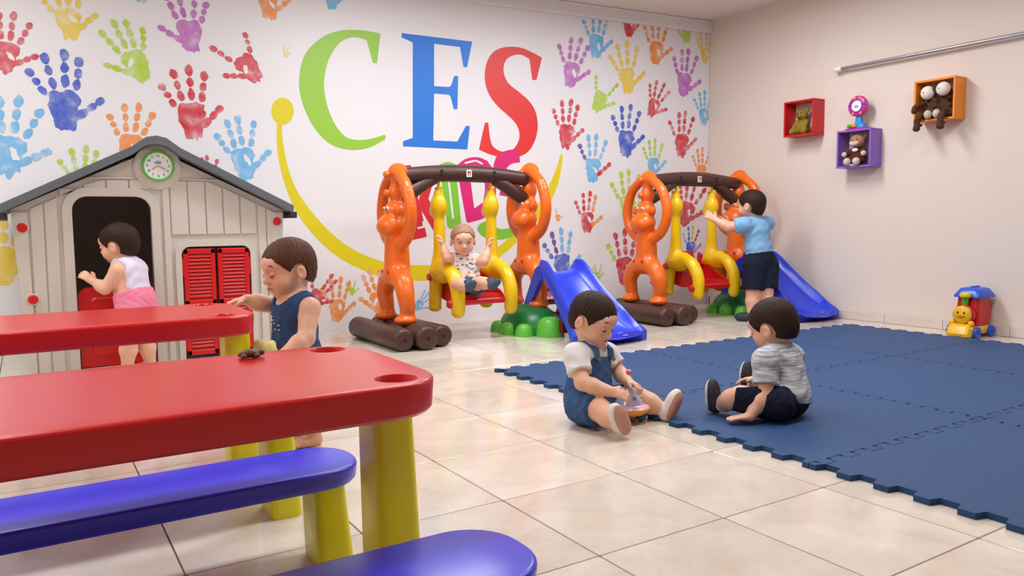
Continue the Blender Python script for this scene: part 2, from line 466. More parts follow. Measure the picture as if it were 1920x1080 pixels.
# the slanted word below
flat_print('letter_k', c6([(296, 84), (352, 80), (392, 262), (420, 84), (490, 82), (440, 250), (528, 404), (470, 418), (405, 310), (432, 442), (348, 462)]), 'kred', .0036, label='slanted red letter K')
flat_print('letter_i', c6([(496, 76), (540, 64), (575, 74), (606, 378), (600, 392), (548, 402), (536, 388)]), 'kgreen', .0037, label='slanted green letter I')
flat_print('letter_d', c6([(582, 82), (630, 48), (690, 40), (738, 58), (770, 110), (782, 200), (770, 290), (725, 345), (640, 372), (632, 360)]), 'magenta', .0038, label='slanted magenta letter D')
D_IN = flat_print('letter_d_counter', c6([(648, 120), (690, 100), (718, 130), (726, 200), (716, 268), (672, 300)]), 'yellow', .0042)
D_IN.data.materials[0] = M_MURAL
flat_print('letter_s', c6([(770, 84), (782, 40), (820, 12), (860, 2), (897, 4), (904, 66), (862, 72), (838, 92), (836, 130), (868, 180), (872, 220), (850, 240), (800, 232), (806, 190), (778, 140)]), 'magenta', .0044, label='slanted magenta letter S top')
flat_print('letter_s', c6([(686, 404), (700, 376), (735, 362), (765, 372), (782, 396), (815, 404), (866, 392), (868, 440), (820, 454), (760, 453), (712, 438)]), 'kgreen', .0044, label='green lower curve of the slanted word')
for P in ([(382, 395), (412, 388), (408, 366), (416, 364), (424, 396), (386, 404)], [(620, 66), (680, 54), (716, 70), (712, 78), (680, 62), (626, 74)], [(536, 150), (546, 148), (570, 350), (560, 352)]):
    o = flat_print('letter_gloss', c6(P), 'yellow', .005); o.data.materials[0] = M_MURAL

HCOL = {'r': (206, 28, 52), 'b': (44, 82, 196), 's': (104, 182, 232), 'y': (234, 202, 40), 'o': (240, 142, 52), 'p': (190, 104, 192), 'l': (176, 210, 48), 'v': (100, 60, 150), 'w': (236, 234, 238)}
def paint(c):
    """poster paint print: patchy, paler where the hand pressed less"""
    nm = 'hand_paint_' + c
    if nm in MATS: return MATS[nm]
    m = bpy.data.materials.new(nm); m.use_nodes = True; N = m.node_tree.nodes; L = m.node_tree.links; b = N['Principled BSDF']
    tc = N.new('ShaderNodeTexCoord'); n1 = N.new('ShaderNodeTexNoise'); n1.inputs['Scale'].default_value = 14; n1.inputs['Detail'].default_value = 5
    L.new(tc.outputs['Object'], n1.inputs['Vector'])
    cr = N.new('ShaderNodeValToRGB'); e = cr.color_ramp.elements
    k = lin(HCOL[c]); w = lin((236, 234, 238))
    e[0].position = .3; e[0].color = k; e[1].position = .72; e[1].color = tuple(k[i] * .45 + w[i] * .55 for i in range(3)) + (1,)
    x = e.new(.55); x.color = tuple(k[i] * .85 + w[i] * .15 for i in range(3)) + (1,)
    L.new(n1.outputs['Fac'], cr.inputs[0]); L.new(cr.outputs[0], b.inputs['Base Color']); b.inputs['Roughness'].default_value = .45
    MATS[nm] = m; return m
rh = random.Random(3)
def blob(cx, cy, rx, ry, rot, n=12, j=.16):
    out = []
    for k in range(n):
        a = 2 * math.pi * k / n; q = 1 + rh.uniform(-j, j)
        x, y = rx * q * math.cos(a), ry * q * math.sin(a)
        out.append((cx + x * math.cos(rot) - y * math.sin(rot), cy + x * math.sin(rot) + y * math.cos(rot)))
    return out
def handprint(cx, cy, hpx, rot=0, col='r', thumb=1, miss=0, cols=None):
    """cx, cy: middle of the print in the photo; hpx: its height there; thumb +1 on the right"""
    s0, z0 = px_wall(cx, cy); H = abs(px_wall(cx, cy - hpx / 2)[1] - px_wall(cx, cy + hpx / 2)[1])
    polys = []
    # palm: two pads and a heel with gaps between them
    tpl = [(-.18, .01), (-.12, .05), (-.05, .04), (.02, .06), (.09, .05), (.15, .01), (.17, -.08), (.13, -.16), (.14, -.24), (.12, -.34), (.08, -.42), (.03, -.45), (-.03, -.43), (-.09, -.44), (-.13, -.37), (-.15, -.27), (-.18, -.18), (-.20, -.08)]
    pal_ = []
    for i in range(len(tpl)):
        a, b = np.array(tpl[i]), np.array(tpl[(i + 1) % len(tpl)])
        for t in (0, .5): pal_.append(tuple((a + (b - a) * t) * np.array([thumb, 1]) * (1 + rh.uniform(-.07, .05)) + np.array([rh.uniform(-.012, .012), rh.uniform(-.012, .012)])))
    polys.append((pal_, 0))
    gap = rh.random() < .6
    if gap: polys.append((blob(.05 * thumb, -.13 + rh.uniform(-.05, .03), .035, .085, rh.uniform(.2, .8) * thumb, 12, .3), 9))
    fing = [(-.19, -.04, 28, .34), (-.10, .03, 10, .43), (.01, .05, -2, .46), (.12, .02, -15, .41)]
    for fi, (bx, by, an, ln) in enumerate(fing):
        if miss and rh.random() < miss * .4: continue
        an = math.radians(an * 1.0 + rh.uniform(-5, 5)); dx, dy = -math.sin(an), math.cos(an)
        t = .035
        for seg in (.36, .3, .34):
            L_ = ln * seg; c = t + L_ / 2; t += L_ + .008
            polys.append((blob((bx + dx * c) * thumb, by + dy * c, .045 + .006 * (seg == .34), L_ * .5, an * thumb, 10, .14), fi + 1))
    an = math.radians(-48 + rh.uniform(-6, 6)); dx, dy = -math.sin(an), math.cos(an)
    for c, L_ in ((.06, .18), (.20, .13), (.32, .13)):
        polys.append((blob((.12 + dx * c) * thumb, -.26 + dy * c, .048, L_ * .5, an * thumb, 10, .16), 5))
    V, F, MI = [], [], []; r = math.radians(rot); pal = cols or col; used = []
    for order, (P, idx) in enumerate(polys):
        n0 = len(V)
        for x, y in P:
            X, Y = x * math.cos(r) - y * math.sin(r), x * math.sin(r) + y * math.cos(r)
            zz = z0 + Y * H
            V.append(wallpt(s0 - X * H, min(zz, CEIL - .112), .0030 + .00006 * order))
        c = pal[idx % len(pal)] if idx != 9 else 'w'
        if c not in used: used.append(c)
        F.append(tuple(range(n0, n0 + len(P)))); MI.append(used.index(c))
    # clip at the corner of the room
    V = [wallpt(max((W0 - v) @ WD, .012), v[2], (v - W0) @ WN) for v in map(np.array, V)]
    o = obj('hand_print', V, F, paint(used[0]), wall_back)
    for c in used[1:]: o.data.materials.append(paint(c))
    o.data.polygons.foreach_set('material_index', MI)
    return o
for h in [(16, 86, 118, -12, 'r', 1), (128, 22, 120, 5, 'y', 1), (350, 44, 124, 8, 'p', -1), (244, 102, 124, 24, 'l', -1, .6), (452, 112, 112, 40, 'r', -1, .8), (122, 178, 154, 2, 'b', 1),
          (360, 200, 140, 3, 'r', 1), (22, 264, 156, -10, 's', 1), (250, 258, 120, -8, 'o', 1), (158, 330, 104, 0, 'l', 1), (455, 284, 122, 8, 's', 1), (503, -8, 104, 4, 'o', 1), (265, -40, 100, 0, 's', 1),
          (622, -12, 70, 0, 's', 1, .9), (4, 470, 150, 0, 'y', 1), (390, 330, 70, 0, 'r', 1), (600, 548, 76, -32, 'r', 1, .7), (634, 566, 86, -6, 'o', 1), (706, 552, 90, 10, 'o', -1), (985, -16, 78, 0, 's', 1),
          (1066, -6, 76, 0, 'y', -1), (1120, 70, 92, -5, 's', 1), (1075, 122, 100, -12, 'p', 1), (1180, 36, 78, 2, 'r', 1), (1232, 82, 90, -6, 'o', 1), (1176, 132, 100, 4, 'y', 1), (1286, 54, 64, 0, 'l', -1),
          (1322, 92, 60, 0, 'y', 1), (1285, 142, 94, -8, 'p', 1), (1130, 178, 82, -28, 'l', 1, .5), (1230, 190, 74, -26, 'r', 1), (1064, 238, 96, -6, 'r', 1), (1176, 250, 100, -4, 'b', 1), (1320, 206, 66, 0, 's', 1),
          (1280, 256, 88, -5, 'r', 1), (1114, 302, 94, -6, 's', 1, 0, 'svsssr'), (1226, 300, 74, -2, 's', 1, 0, 'slllls'), (1316, 312, 66, 0, 'o', 1), (1102, 402, 80, -2, 'r', 1, 0, 'rrrroo'), (1178, 372, 100, 0, 'l', 1),
          (1046, 404, 26, 0, 'o', 1, .9), (1054, 482, 100, 4, 'b', 1, 0, 'bbvsss'), (1172, 488, 108, 2, 'r', 1, 0, 'rlrrrl'), (1292, 384, 96, -20, 'r', 1), (1296, 456, 60, -4, 'b', 1, 0, 'bsblrp'), (1120, 512, 34, 0, 'l', 1, .9),
          (1030, 540, 40, 0, 'r', 1, .9), (790, 566, 44, -40, 's', 1, .9), (660, 540, 30, 0, 'l', 1, .9), (1240, 540, 60, 10, 'p', 1, .5), (536, 98, 24, 0, 'y', 1, .9)]:
    handprint(*h)
# ------------------------------------------------------------------ plastic tables and benches
M_RED = mat('red_moulded_plastic', (214, 8, 14), .27, .03, 6, spec=.5, coat=.15)
M_BLUE = mat('blue_moulded_plastic', (56, 56, 224), .27, .03, 6, spec=.5, coat=.15)
M_YEL = mat('yellow_moulded_plastic', (240, 230, 14), .3, .03, 6)
def slab_top(x0, y0, x1, y1, z0, z1, r, holes, name, m, parent, hr=.038):
    bm = bmesh.new(); e = .009
    prof = [(.008, z0), (.003, z0 + .006), (0, z1 - e)] + [(e * (1 - math.cos(a)), z1 - e + e * math.sin(a)) for a in (.4, .8, 1.2, 1.5708)]
    rings = []
    for ins, z in prof:
        rings.append([bm.verts.new(p) for p in rrect(x0 + ins, y0 + ins, x1 - ins, y1 - ins, max(r - ins, .01), z, 8)])
    n = len(rings[0])
    for A, Bq in zip(rings, rings[1:]):
        for i in range(n): bm.faces.new((A[i], A[(i + 1) % n], Bq[(i + 1) % n], Bq[i]))
    bm.faces.new(rings[0][::-1])
    edges = [bm.edges.get((rings[-1][i], rings[-1][(i + 1) % n])) for i in range(n)]
    for hx, hy in holes:
        ang = [2 * math.pi * k / 24 for k in range(24)]
        def cyl(rad, z): return [bm.verts.new((hx + rad * math.cos(a), hy + rad * math.sin(a), z)) for a in ang]
        A, Bq, Cq = cyl(hr, z1), cyl(hr - .004, z1 - .006), cyl(hr - .006, z1 - .03)
        for P, Q in ((A, Bq), (Bq, Cq)):
            for i in range(24): bm.faces.new((P[i], P[(i + 1) % 24], Q[(i + 1) % 24], Q[i]))
        bm.faces.new(Cq)
        edges += [bm.edges.get((A[i], A[(i + 1) % 24])) for i in range(24)]
    bmesh.ops.triangle_fill(bm, use_beauty=True, use_dissolve=False, edges=edges)
    bmesh.ops.recalc_face_normals(bm, faces=bm.faces[:])
    me = bpy.data.meshes.new(name); bm.to_mesh(me); bm.free()
    me.polygons.foreach_set('use_smooth', [True] * len(me.polygons)); me.set_sharp_from_angle(angle=.6)
    me.materials.append(m)
    o = bpy.data.objects.new(name, me); COL.objects.link(o); o.parent = parent
    return o
def slab_leg(cx, cy, w, d, h, sx, parent, fl=.012):
    """a hollow moulded leg, wider at the floor; sx: which way it splays"""
    m = MB(); rings = []
    for t in (0, .03, .06, .5, 1.0):
        k = 1 + .16 * (1 - t); z = h * t
        if t == 0: k -= .05
        xo = sx * .012 * (1 - t)
        rings.append(rrect(cx + xo - w / 2 * k, cy - d / 2 * (1 + .12 * (1 - t)), cx + xo + w / 2 * k, cy + d / 2 * (1 + .12 * (1 - t)), .02, z, 4))
    m.loft(rings)
    return m.build('leg', M_YEL, parent, True, auto=.6)
def table(X0, X1, Y0, Y1, label, holes, group='red play tables'):
    r = empty('play_table', ((X0 + X1) / 2, (Y0 + Y1) / 2, 0)); tag(r, label, 'table', group)
    hx, hy = (X1 - X0) / 2, (Y1 - Y0) / 2
    H = [(a - (X0 + X1) / 2, b - (Y0 + Y1) / 2) for a, b in holes]
    H += [(-a, b) for a, b in H]
    slab_top(-hx, -hy, hx, hy, .455, .515, .11, H, 'tabletop', M_RED, r)
    for s in (-1, 1): slab_leg(s * (hx - .034), -.01, .08, .11, .458, s, r)
    return r
table(-2.03, -.905, -1.512, -1.015, 'red plastic table nearest the camera', [(-.985, -1.077), (-.988, -1.448)])
table(-2.06, -.932, -.325, .155, 'red plastic table in front of the playhouse door', [(-1.022, .095), (-1.032, -.265)])
def bench(X0, X1, Y0, Y1, label, h=.245):
    r = empty('play_bench', ((X0 + X1) / 2, (Y0 + Y1) / 2, 0)); tag(r, label, 'bench', 'blue play benches')
    hx, hy = (X1 - X0) / 2, (Y1 - Y0) / 2
    slab_top(-hx, -hy, hx, hy, h - .042, h, min(hy * .92, .1), [], 'seat', M_BLUE, r)
    for s in (-1, 1): slab_leg(s * (hx - .075), 0, .072, .12, h - .038, s, r)
    return r
bench(-1.98, -.897, -1.083, -.862, 'blue bench right behind the near red table')
bench(-1.93, -.838, -1.735, -1.505, 'blue bench closest to the camera, cut off by the bottom of the picture')
bench(-1.97, -.905, -.70, -.50, 'blue bench between the two red tables, only a yellow leg showing', .33)

# ------------------------------------------------------------------ interlocking foam mat
M_MAT = mat('navy_foam', (40, 75, 122), .62, .07, 4, bump=.25, bscale=420, spec=.35)
def mat_outline(w, h, nx, ny, x_male, y_male, tooth=.036):
    """square tile with dovetail teeth along its four sides"""
    def side(L_, n, male):
        p = L_ / n; out = []
        for k in range(n):
            c = (k + .5) * p
            out += [(c - p * .19, 0), (c - p * .27, tooth), (c + p * .27, tooth), (c + p * .19, 0)] if male else [(c - p * .27, 0)] and [(c - p * .31, 0), (c - p * .23, -tooth), (c + p * .23, -tooth), (c + p * .31, 0)]
        return out
    P = []
    P += [(0, 0)] + [(t, -o) for t, o in side(w, nx, x_male[0])]          # near side, outward is -y
    P += [(w, 0)] + [(w + o, t) for t, o in side(h, ny, y_male[1])]       # right side
    P += [(w, h)] + [(w - t, h + o) for t, o in side(w, nx, x_male[1])]   # far side
    P += [(0, h)] + [(-o, h - t) for t, o in side(h, ny, y_male[0])]      # left side
    return P
MX0, MY1, MP, MQ = .53, .755, 1.005, .965
rowname = ['far', 'middle', 'near']; colname = ['left', 'centre', 'right']
desc = {(0, 0): 'navy foam mat tile at the left corner, toward the first swing', (1, 0): 'navy foam mat tile in the far row, between the two swings and the boys',
        (2, 0): 'navy foam mat tile in the far corner by the second slide', (0, 1): 'navy foam mat tile under the two seated boys',
        (1, 1): 'navy foam mat tile in the middle of the mat, behind the boy in grey', (2, 1): 'navy foam mat tile along the right wall beside the toy train',
        (0, 2): 'navy foam mat tile with toothed edge nearest the camera', (1, 2): 'navy foam mat tile at the right edge of the picture, second row from the wall',
        (2, 2): 'navy foam mat tile cut off by the right picture edge, against the wall row'}
for i in range(3):
    for j in range(3):
        x0, y0 = MX0 + i * MP, MY1 - (j + 1) * MQ
        P = mat_outline(MP - .003, MQ - .003, 8, 8, (True, False), (False, True))
        bm = bmesh.new(); rg_ = []
        for z in (0, .0175):
            vs = [bm.verts.new((x, y, z)) for x, y in P]; es = [bm.edges.new((vs[k], vs[(k + 1) % len(vs)])) for k in range(len(vs))]
            bmesh.ops.triangle_fill(bm, use_beauty=True, use_dissolve=False, edges=es); rg_.append(vs)
        for k in range(len(P)): bm.faces.new((rg_[0][k], rg_[0][(k + 1) % len(P)], rg_[1][(k + 1) % len(P)], rg_[1][k]))
        bmesh.ops.recalc_face_normals(bm, faces=bm.faces[:])
        me = bpy.data.meshes.new('foam_mat_tile'); bm.to_mesh(me); bm.free(); me.materials.append(M_MAT)
        o = bpy.data.objects.new('foam_mat_tile', me); COL.objects.link(o); o.location = (x0, y0, .0005)
        tag(o, desc[(i, j)], 'foam mat', 'foam mat tiles')

# ------------------------------------------------------------------ playhouse
M_HOUSE = mat('stone_grey_plastic', (205, 197, 188), .5, .03, 5, bump=.05, bscale=150)
M_ROOF = mat('slate_grey_plastic', (96, 102, 110), .45, .05, 8)
M_REDP = mat('red_shutter_plastic', (206, 16, 22), .35, .04, 8)
M_DARK = mat('dark_inside', (60, 52, 46), .8)
M_WHT = mat('white_print', (238, 238, 236), .4, .01)
M_CLKG = mat('green_clock_rim', (104, 190, 84), .35, .02)
M_BLK = mat('navy_print', (36, 40, 96), .5)
M_GOLD = mat('ochre_clock_hand', (190, 150, 50), .4)
HY = 1.95
house = empty('playhouse', (-.9, HY + .5, 0)); tag(house, 'stone grey plastic playhouse with slate roof, clock and red shutters', 'playhouse')
def hl(P): return [(x + .9, y - HY - .5, z) for x, y, z in P]
HXL, HXR, HZE, HPK = -1.582, -.215, .875, 1.205                           # eaves and ridge
def wallx(z, side):                                                       # slightly tapering side edges
    t = z / HZE
    return (-1.535 + (HXL + 1.535) * t) if side < 0 else (-.262 + (HXR + .262) * t)
def front_panel(y0, y1, holes, name, inset=0.):
    """gable wall with openings, as one slab"""
    out = [(wallx(0, -1), 0.0), (wallx(0, 1), 0.0), (wallx(HZE, 1), HZE), (-.9, HPK), (wallx(HZE, -1), HZE)]
    bm = bmesh.new(); loops = [out] + holes; all_e = []
    def ring(y):
        es = []; vr = []
        for lp in loops:
            vs = [bm.verts.new((x + .9, y - HY - .5, z)) for x, z in lp]
            es += [bm.edges.new((vs[i], vs[(i + 1) % len(vs)])) for i in range(len(vs))]; vr.append(vs)
        bmesh.ops.triangle_fill(bm, use_beauty=True, use_dissolve=False, edges=es); return vr
    A, B2 = ring(y0), ring(y1)
    for p, q in zip(A, B2):
        n = len(p)
        for i in range(n): bm.faces.new((p[i], p[(i + 1) % n], q[(i + 1) % n], q[i]))
    bmesh.ops.recalc_face_normals(bm, faces=bm.faces[:])
    me = bpy.data.meshes.new(name); bm.to_mesh(me); bm.free(); me.materials.append(M_HOUSE)
    o = bpy.data.objects.new(name, me); COL.objects.link(o); o.parent = house
    return o
def ropen(x0, x1, z0, z1, r, n=6):
    """opening with rounded top corners"""
    P = [(x0, z0), (x1, z0)]
    P += [(x1 - r + r * math.cos(a), z1 - r + r * math.sin(a)) for a in [math.pi / 2 * k / n for k in range(n + 1)]]
    P += [(x0 + r + r * math.cos(a), z1 - r + r * math.sin(a)) for a in [math.pi / 2 + math.pi / 2 * k / n for k in range(n + 1)]]
    return P
DOOR = ropen(-1.312, -.935, .03, .945, .075); WIN = ropen(-.790, -.415, .03, .668, .045)
front_panel(HY, HY + .035, [DOOR, WIN], 'front_wall')
front_panel(HY + .93, HY + .965, [], 'rear_wall')
for s, nm in ((-1, 'side_wall'), (1, 'side_wall')):
    m = MB()
    P = [(wallx(0, s), 0), (wallx(0, s) - s * .03, 0), (wallx(HZE, s) - s * .03, HZE), (wallx(HZE, s), HZE)]
    m.loft([hl([(x, HY + .036, z) for x, z in P]), hl([(x, HY + .929, z) for x, z in P])])
    m.build(nm, M_HOUSE, house)
# raised planks between the grooves of the front wall
def in_open(x, z):
    for x0, x1, z0, z1 in ((-1.365, -.882, 0, 1.0), (-.835, -.37, 0, .72)):
        if x0 < x < x1 and z0 < z < z1: return True
    return False
def plank(x0, x1, z0f, z1f):
    m = MB(); y = HY
    P = [(x0, z0f(x0)), (x1, z0f(x1)), (x1, z1f(x1)), (x0, z1f(x0))]
    c = np.mean(P, axis=0)
    Q = [(p[0] + (.004 if p[0] < c[0] else -.004), p[1] + (.004 if p[1] < c[1] else -.004)) for p in P]
    m.loft([hl([(x, y + .002, z) for x, z in P]), hl([(x, y - .005, z) for x, z in P]), hl([(x, y - .009, z) for x, z in Q])])
    m.build('plank', M_HOUSE, house)
def gable(x): return HPK - (HPK - HZE) * abs(x + .9) / .684
BAND = 1.035
top = lambda x: min(gable(x) - .035, BAND)
edges = [-1.505, -1.44, -1.375]
plank(-1.500, -1.442, lambda x: .02, top); plank(-1.436, -1.378, lambda x: .02, top)
for x0, x1 in ((-1.366, -1.262), (-1.256, -1.152), (-1.146, -1.042), (-1.036, -.932)): plank(x0, x1, lambda x: .985, top)
plank(-.876, -.84, lambda x: .02, top)
for k in range(5):
    x0 = -.834 + k * .0935; plank(x0, x0 + .0875, lambda x: .735, top)
plank(-.362, -.318, lambda x: .02, top)
plank(-.312, -.272, lambda x: .02, lambda x: top(x))
# corner posts and raised frames round the openings
for s in (-1, 1):
    m = MB(); P = [(wallx(.0, s), .0), (wallx(0, s) - s * .028, 0), (wallx(.86, s) - s * .07, .86), (wallx(.86, s), .86)]
    m.loft([hl([(x, HY + .002, z) for x, z in P]), hl([(x, HY - .012, z) for x, z in P])]); m.build('corner_post', M_HOUSE, house)
def frame(x0, x1, z0, z1, r, w, name):
    A = ropen(x0 - w, x1 + w, z0, z1 + w, r + w); B2 = ropen(x0, x1, z0, z1, r); m = MB()
    n = len(A); V = []; F = []
    for y, L_ in ((HY + .002, A), (HY - .014, A), (HY - .014, B2), (HY + .002, B2)):
        V += hl([(x, y, z) for x, z in L_])
    for a in range(3):
        for i in range(1, n):
            j = (i + 1) % n
            F.append((a * n + i, a * n + j, (a + 1) * n + j, (a + 1) * n + i))
    m.add(V, F); return m.build(name, M_HOUSE, house, True, auto=.5)
frame(-1.312, -.935, .03, .945, .075, .045, 'door_frame'); frame(-.790, -.415, .03, .668, .045, .032, 'window_frame')
# round boss for the clock and the moulded band under the gable
boss = MB(); boss.lathe([(.122, .004), (.122, -.010), (.110, -.016), (.0, -.016)], (.009, -.5, 1.105), 'y', 36); boss.build('clock_boss', M_HOUSE, house, True, auto=.5)
for xa, xb in ((-.325, -.118), (.132, .325)): MB().box((xa, -.513, BAND + .002), (xb, -.498, BAND + .012), .003).build('band', M_HOUSE, house)
clk = MB(); clk.lathe([(.083, -.014), (.083, -.026), (.074, -.032), (.068, -.028)], (.009, -.5, 1.112), 'y', 36)
clock = clk.build('clock', M_CLKG, house, True, auto=.5)
cf = MB(); cf.lathe([(.069, -.02), (.069, -.0285), (.0, -.0286)], (.009, -.5, 1.112), 'y', 36); cf.build('clock_face', M_WHT, clock)
def text_mesh(body, size, m, parent, M, name='numeral', align='CENTER'):
    cu = bpy.data.curves.new(name, 'FONT'); cu.body = body; cu.size = size; cu.align_x = align; cu.align_y = 'CENTER'; cu.extrude = .0004
    t = bpy.data.objects.new(name, cu); COL.objects.link(t)
    dg = bpy.context.evaluated_depsgraph_get(); me = bpy.data.meshes.new_from_object(t.evaluated_get(dg))
    bpy.data.objects.remove(t); bpy.data.curves.remove(cu)
    me.transform(M); me.materials.append(m)
    o = bpy.data.objects.new(name, me); COL.objects.link(o); o.parent = parent
    return o
for k in range(1, 13):
    a = math.radians(90 - 30 * k)
    M = Matrix.Translation((.009 + .054 * math.cos(a), -.5302, 1.112 + .054 * math.sin(a))) @ Matrix.Rotation(math.pi / 2, 4, 'X')
    text_mesh(str(k), .019, M_BLK, clock, M)
hd = MB()
for a, l in ((210, .036), (-28, .042)):
    a = math.radians(a); d = np.array([math.cos(a), 0, math.sin(a)]); c = np.array([.009, -.5305, 1.112])
    hd.tube([c, c + d * l], .0022, 6)
hd.build('clock_hand', M_GOLD, clock)
mm = MB(); mm.ell((.009, -.5295, 1.13), (.018, .001, .009), 14); mm.build('clock_emblem', mat('pale_blue_print', (150, 160, 205), .5), clock)
# roof: two slabs with a rounded ridge
m = MB(); T = .044
def roofline(off, ov=.045):
    L_ = [(HXL - ov, HZE - .02 + off)]
    sl = (HPK - HZE) / .684
    L_ += [(-1.02, HPK - sl * .12 + .018 + off), (-.95, HPK + .012 + off), (-.9, HPK + .022 + off), (-.85, HPK + .012 + off), (-.78, HPK - sl * .12 + .018 + off), (HXR + ov, HZE - .02 + off)]
    return L_
A = roofline(.0); B2 = roofline(T)
P = A + B2[::-1]
m.loft([hl([(x, HY - .075, z) for x, z in P]), hl([(x, HY + 1.02, z) for x, z in P])]); m.build('roof', M_ROOF, house)
for x in (HXL - .045, HXR + .045):
    MB().box(hl([(x - .018, HY - .08, HZE - .05)])[0], hl([(x + .018, HY + 1.02, HZE - .012)])[0], .004).build('gutter', mat('black_plastic', (40, 42, 46), .5), house)
# red round caps
for x, z in ((-1.535, .783), (-1.508, .417), (-.256, .806), (-.29, .42)):
    m = MB(); m.lathe([(.024, 0), (.024, -.014), (.018, -.022), (0, -.024)], tuple(hl([(x, HY - .008, z)])[0]), 'y', 20); o = m.build('cap', M_REDP, house, True, auto=.6)
    m = MB(); m.lathe([(.031, 0), (.031, -.006), (.024, -.008)], tuple(hl([(x, HY - .008, z)])[0]), 'y', 20); m.build('cap_ring', M_HOUSE, o, True, auto=.6)
# shutters with slats
for x0, x1, hinge in ((-.782, -.612, -1), (-.598, -.424, 1)):
    z0, z1 = .05, .655
    m = MB(); yf = HY - .004
    def bx(a, b, c, d, y0, y1, bev=.004): m.box(hl([(a, y0, c)])[0], hl([(b, y1, d)])[0], bev)
    bx(x0, x1, z0, z1, yf + .004, yf + .014)
    for xa, xb in ((x0, x0 + .026), (x1 - .026, x1)): bx(xa, xb, z0, z1, yf - .012, yf + .006)
    for za, zb in ((z0, z0 + .03), (z1 - .03, z1), (.335, .365)): bx(x0, x1, za, zb, yf - .012, yf + .006)
    xe = x0 - .008 if hinge < 0 else x1 + .008
    for za, zb in ((.50, .60), (.08, .30)): bx(min(xe, x0 if hinge < 0 else x1 - .01), max(xe, x1 if hinge > 0 else x0 + .01), za, zb, yf - .01, yf + .01)
    sh = m.build('shutter', M_REDP, house)
    z = z0 + .045
    while z < z1 - .04:
        if not (.325 < z < .372):
            s_ = MB(); P = [(yf - .010, z), (yf + .004, z - .004), (yf + .006, z + .006), (yf - .004, z + .013)]
            s_.loft([hl([(x0 + .024, y, zz) for y, zz in P]), hl([(x1 - .024, y, zz) for y, zz in P])]); s_.build('slat', M_REDP, sh)
        z += .0205
# half door
m = MB()
m.loft([hl([(x, HY + .05, z) for x, z in ropen(-1.306, -.94, .035, .462, .05)]), hl([(x, HY + .012, z) for x, z in ropen(-1.306, -.94, .035, .462, .05)])])
hd_ = m.build('half_door', M_REDP, house)
m = MB(); m.loft([hl([(x, HY + .014, z) for x, z in ropen(-1.255, -.99, .09, .41, .03)]), hl([(x, HY + .004, z) for x, z in ropen(-1.245, -1.0, .1, .40, .03)])]); m.build('door_panel', M_REDP, hd_)
# ------------------------------------------------------------------ swing and slide sets
M_ORG = mat('orange_moulded_plastic', (238, 108, 22), .3, .04, 6, bump=.03, bscale=160)
M_BRN = mat('dark_brown_plastic', (74, 44, 36), .42, .08, 10, bump=.12, bscale=45)
M_GYEL = mat('golden_yellow_plastic', (240, 196, 8), .3, .04, 6, bump=.03, bscale=160)
M_RSEAT = mat('red_seat_plastic', (206, 20, 24), .3, .04, 6)
M_GRN = mat('bottle_green_plastic', (16, 124, 62), .35, .06, 8)
M_LGRN = mat('bright_green_plastic', (104, 204, 66), .35, .05, 8)
M_SLIDE = mat('royal_blue_plastic', (34, 62, 214), .26, .04, 4, bump=.02, bscale=120)
M_MAROON = mat('maroon_plastic', (112, 20, 26), .4, .06, 8)
M_EYEW = mat('eye_sticker_white', (240, 240, 232), .4)
M_EYEG = mat('eye_sticker_green', (70, 110, 50), .4)
M_STICK = mat('label_sticker_white', (240, 236, 232), .4)
M_STICKR = mat('label_sticker_red', (206, 40, 40), .4)
M_HOLE = mat('dark_socket', (30, 22, 20), .8)

def spline(pts, n=4):
    P = [np.array(p, float) for p in pts]; out = []
    for i in range(len(P) - 1):
        a, b, c, d = P[max(i - 1, 0)], P[i], P[i + 1], P[min(i + 2, len(P) - 1)]
        for k in range(n):
            t = k / n; out.append(.5 * (2 * b + (c - a) * t + (2 * a - 5 * b + 4 * c - d) * t * t + (3 * b - a - 3 * c + d) * t ** 3))
    return out + [P[-1]]
def chain(pts, r0, r1, k0=.018, n=4):
    S = spline(pts, n); N_ = len(S) - 1; out = []
    for i in range(N_):
        out.append(Cone(S[i], S[i + 1], r0 + (r1 - r0) * i / N_, r0 + (r1 - r0) * (i + 1) / N_, k0 if i == 0 else .003))
    return out
# monkey: stands across the beam, arms looped up to it; local frame: y to the sides, face toward -x
P = [Cone((0, 0, .47), (0, 0, .68), .088, .078, .03), Ell((-.01, 0, .44), (.08, .10, .07), k=.03),
     Ell((-.035, 0, .775), (.09, .104, .078), k=.025), Ell((-.005, 0, .868), (.072, .08, .07), k=.02),
     Ell((-.07, 0, .76), (.055, .092, .05), k=.02)]
for s in (-1, 1):
    arm = [(0, .075 * s, .645), (0, .165 * s, .70), (0, .222 * s, .80), (0, .222 * s, .91), (0, .165 * s, 1.03), (0, .055 * s, 1.11)]
    P += chain(arm, .040, .036)
    leg = [(-.01, .06 * s, .44), (-.015, .125 * s, .40), (-.02, .165 * s, .33), (-.01, .168 * s, .25), (-.005, .155 * s, .185)]
    rr = [.064, .060, .052, .046, .042]
    P += chain(leg, .070, .044, .03)
    P.append(Ell((-.02, .16 * s, .165), (.075, .066, .036), k=.02))
    P.append(Ell((-.03, .098 * s, .87), (.02, .03, .034), k=.012))
P += [Ell((.02, 0, 1.12), (.066, .062, .062), k=.02), Ell((.01, 0, .985), (.058, .055, .06), k=.02), Cone((.01, 0, 1.1), (.01, 0, .93), .04, .04, .02)]
monkey0 = sdf_obj('monkey', P, .0085, M_ORG)
